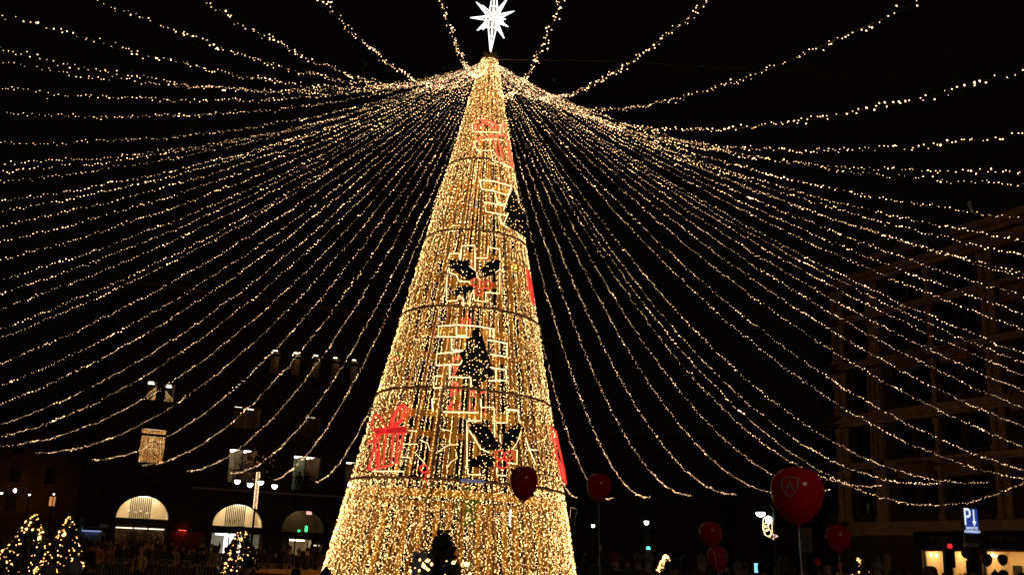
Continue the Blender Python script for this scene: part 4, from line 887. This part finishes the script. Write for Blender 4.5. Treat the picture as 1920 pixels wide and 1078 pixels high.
def zone(x, y):
    d = np.array([x, y, 1.6]) - CP; px = 960 + FPX * (d @ rt) / (d @ fw); side = 'left crowd' if px < 900 else 'right crowd'
    for lim, w in ((110, 'near the left edge'), (215, 'beside the kiosk'), (330, 'below the first arch'), (400, 'by the red panel'), (500, 'below the second arch'), (620, 'below the third arch'), (900, 'beside the cone'), (1180, 'beside the cone'), (1290, 'around the short fir'), (1400, 'below the twin balloons'), (1560, 'below the largest balloon'), (1690, 'around the sparse fir'), (1830, 'below the parking sign'), (9999, 'by the right edge')):
        if px < lim: return side + ' ' + w
def random_person(x, y, z, h, face, where, group, wts):
    where = zone(x, y) + (', front' if y in FRONT else '')
    coat = random.choices(list(wts), list(wts.values()))[0]; pose = random.choices(['stand', 'phone', 'raise'], [.74, .2, .06])[0]
    cap = random.choices(['hair', 'long', 'hat'], [.5, .25, .25])[0]
    if cap == 'hat': hn = random.choices(list(HATS), [.4, .5, .1])[0]; cm = HATS[hn]; hd = 'a ' + hn
    else: hi = random.choices([0, 1, 2], [.5, .35, .15])[0]; cm = HAIRS[hi]; hd = ('long ' if cap == 'long' else 'short ') + ('dark', 'brown', 'fair')[hi] + ' hair'
    act = {'stand': 'standing', 'phone': 'phone raised', 'raise': 'arm raised'}[pose]
    art = 'an' if coat[0] in 'aeiou' else 'a'
    person(x, y, z, h, face + random.uniform(-.5, .5), pose, coat, cap, cm, '%s coat, %s, %s %s' % (coat, hd, act, where), group, phone_mat=(PH_D if pose == 'phone' else None))
WL = {'black': 5, 'dark brown': 4, 'navy': 3, 'grey': 2, 'tan': 1.2, 'rust red': 1.0, 'olive': 2, 'beige': .6, 'orange': .25}
placed = []; FRONT = set()
def free(x, y, d=.52):
    if any((x - a) ** 2 + (y - b) ** 2 < d * d for a, b in placed): return False
    placed.append((x, y)); return True
# left crowd behind the barriers, in rough rows
for row, Y in enumerate((46.2, 48.4, 51.0, 54.2, 58.0, 62.5)):
    x0, x1 = float(at(0, 1000, Y)[0]), float(at(632, 1000, Y)[0]); x = x0 + random.uniform(0, .5)
    while x < x1:
        y = Y + random.uniform(-.6, .6)
        if row == 0: FRONT.add(y)
        if (x - TB_[0]) ** 2 + (y - 39) ** 2 > 70 and free(x, y):
            random_person(x, y, .30 if y > 56.3 else 0, random.uniform(1.62, 1.92), 0.25, 'in the left crowd', 'people in the left crowd behind the barriers', WL)
        x += random.uniform(.62, 1.25) if row < 3 else random.uniform(.9, 1.9)
# right crowd
for row, Y in enumerate((19.5, 22, 25, 29, 34)):
    x0, x1 = float(at(1092, 1060, Y)[0]), float(at(1925, 1060, Y)[0]); x = x0 + random.uniform(0, .6)
    while x < x1:
        y = Y + random.uniform(-.7, .7)
        ok = all((x - q.location[0]) ** 2 + (y - q.location[1]) ** 2 > .3 for q in ())
        if ok and (x - TB_[0]) ** 2 + (y - 39) ** 2 > 72 and free(x, y):
            random_person(x, y, 0, random.uniform(1.62, 1.86), 3.6 if row < 3 else .3, 'in the right crowd', 'people in the right crowd below the balloons', {'black': 6, 'dark brown': 3, 'navy': 3, 'grey': 1.5, 'olive': 1.5, 'rust red': .4})
        x += random.uniform(.55, 1.2) * (1.9 if x / y > .36 else 1)
# singled out figures
def man(px, py, Y, face, pose, coat, cap, cm, lab, z=0, **k):
    p = at(px, py, Y); person(float(p[0]), float(p[1]), z, float(p[2]) - z, face, pose, coat, cap, cm, lab, **k)
man(94, 1060, 12.4, 3.0, 'stand', 'grey', 'hat', HATS['grey knitted hat'], 'child in a grey knitted hat in front of the firs, left one of two')
man(141, 1054, 11.0, 3.3, 'stand', 'grey', 'hat', HATS['grey knitted hat'], 'child in a grey knitted hat in front of the firs, right one of two')
man(172, 1012, 30, 2.6, 'stand', 'black', 'hair', HAIRS[0], 'tall dark figure just right of the two lit firs')
man(185, 1015, 44.5, .2, 'stand', 'orange', 'hair', HAIRS[1], 'person in bright orange jacket right of the lit firs', )
man(264, 1029, 39, .3, 'stand', 'beige', 'hat', mat('hat_beige', (.5, .33, .2), .9), 'person in beige coat and pale hat before the barriers')
man(466, 1044, 16.5, 3.1, 'stand', 'black', 'hair', HAIRS[0], 'dark haired onlooker seen from behind below the slim lit fir')
man(556, 1065, 16, 3.2, 'stand', 'black', 'hair', HAIRS[0], 'short dark onlooker seen from behind left of the cone')
man(612, 1068, 15, 3.0, 'stand', 'navy', 'hat', HATS['dark hat'], 'short onlooker in dark hat close to the left foot of the cone')
man(1432, 1049, 15, 3.2, 'phone', 'black', 'hair', HAIRS[0], 'person in black coat photographing with a bright blue phone screen', phone_mat=em('blue_phone', (.25, .65, .85), 1.4))
# two people on the balcony behind the BBVA board
lp = lambda u, y, z: tuple(LB.matrix_basis @ Vector((u, y, z)))
LBm = Matrix.Translation(LB.location) @ Matrix.Rotation(math.radians(25.5), 4, 'Z')
for u, y, lab, pose in ((-.05, -.25, 'dark figure on the bank balcony, left of two, by the pale window', 'stand'), (.62, -.22, 'dark figure on the bank balcony, right of two, raising a phone', 'phone')):
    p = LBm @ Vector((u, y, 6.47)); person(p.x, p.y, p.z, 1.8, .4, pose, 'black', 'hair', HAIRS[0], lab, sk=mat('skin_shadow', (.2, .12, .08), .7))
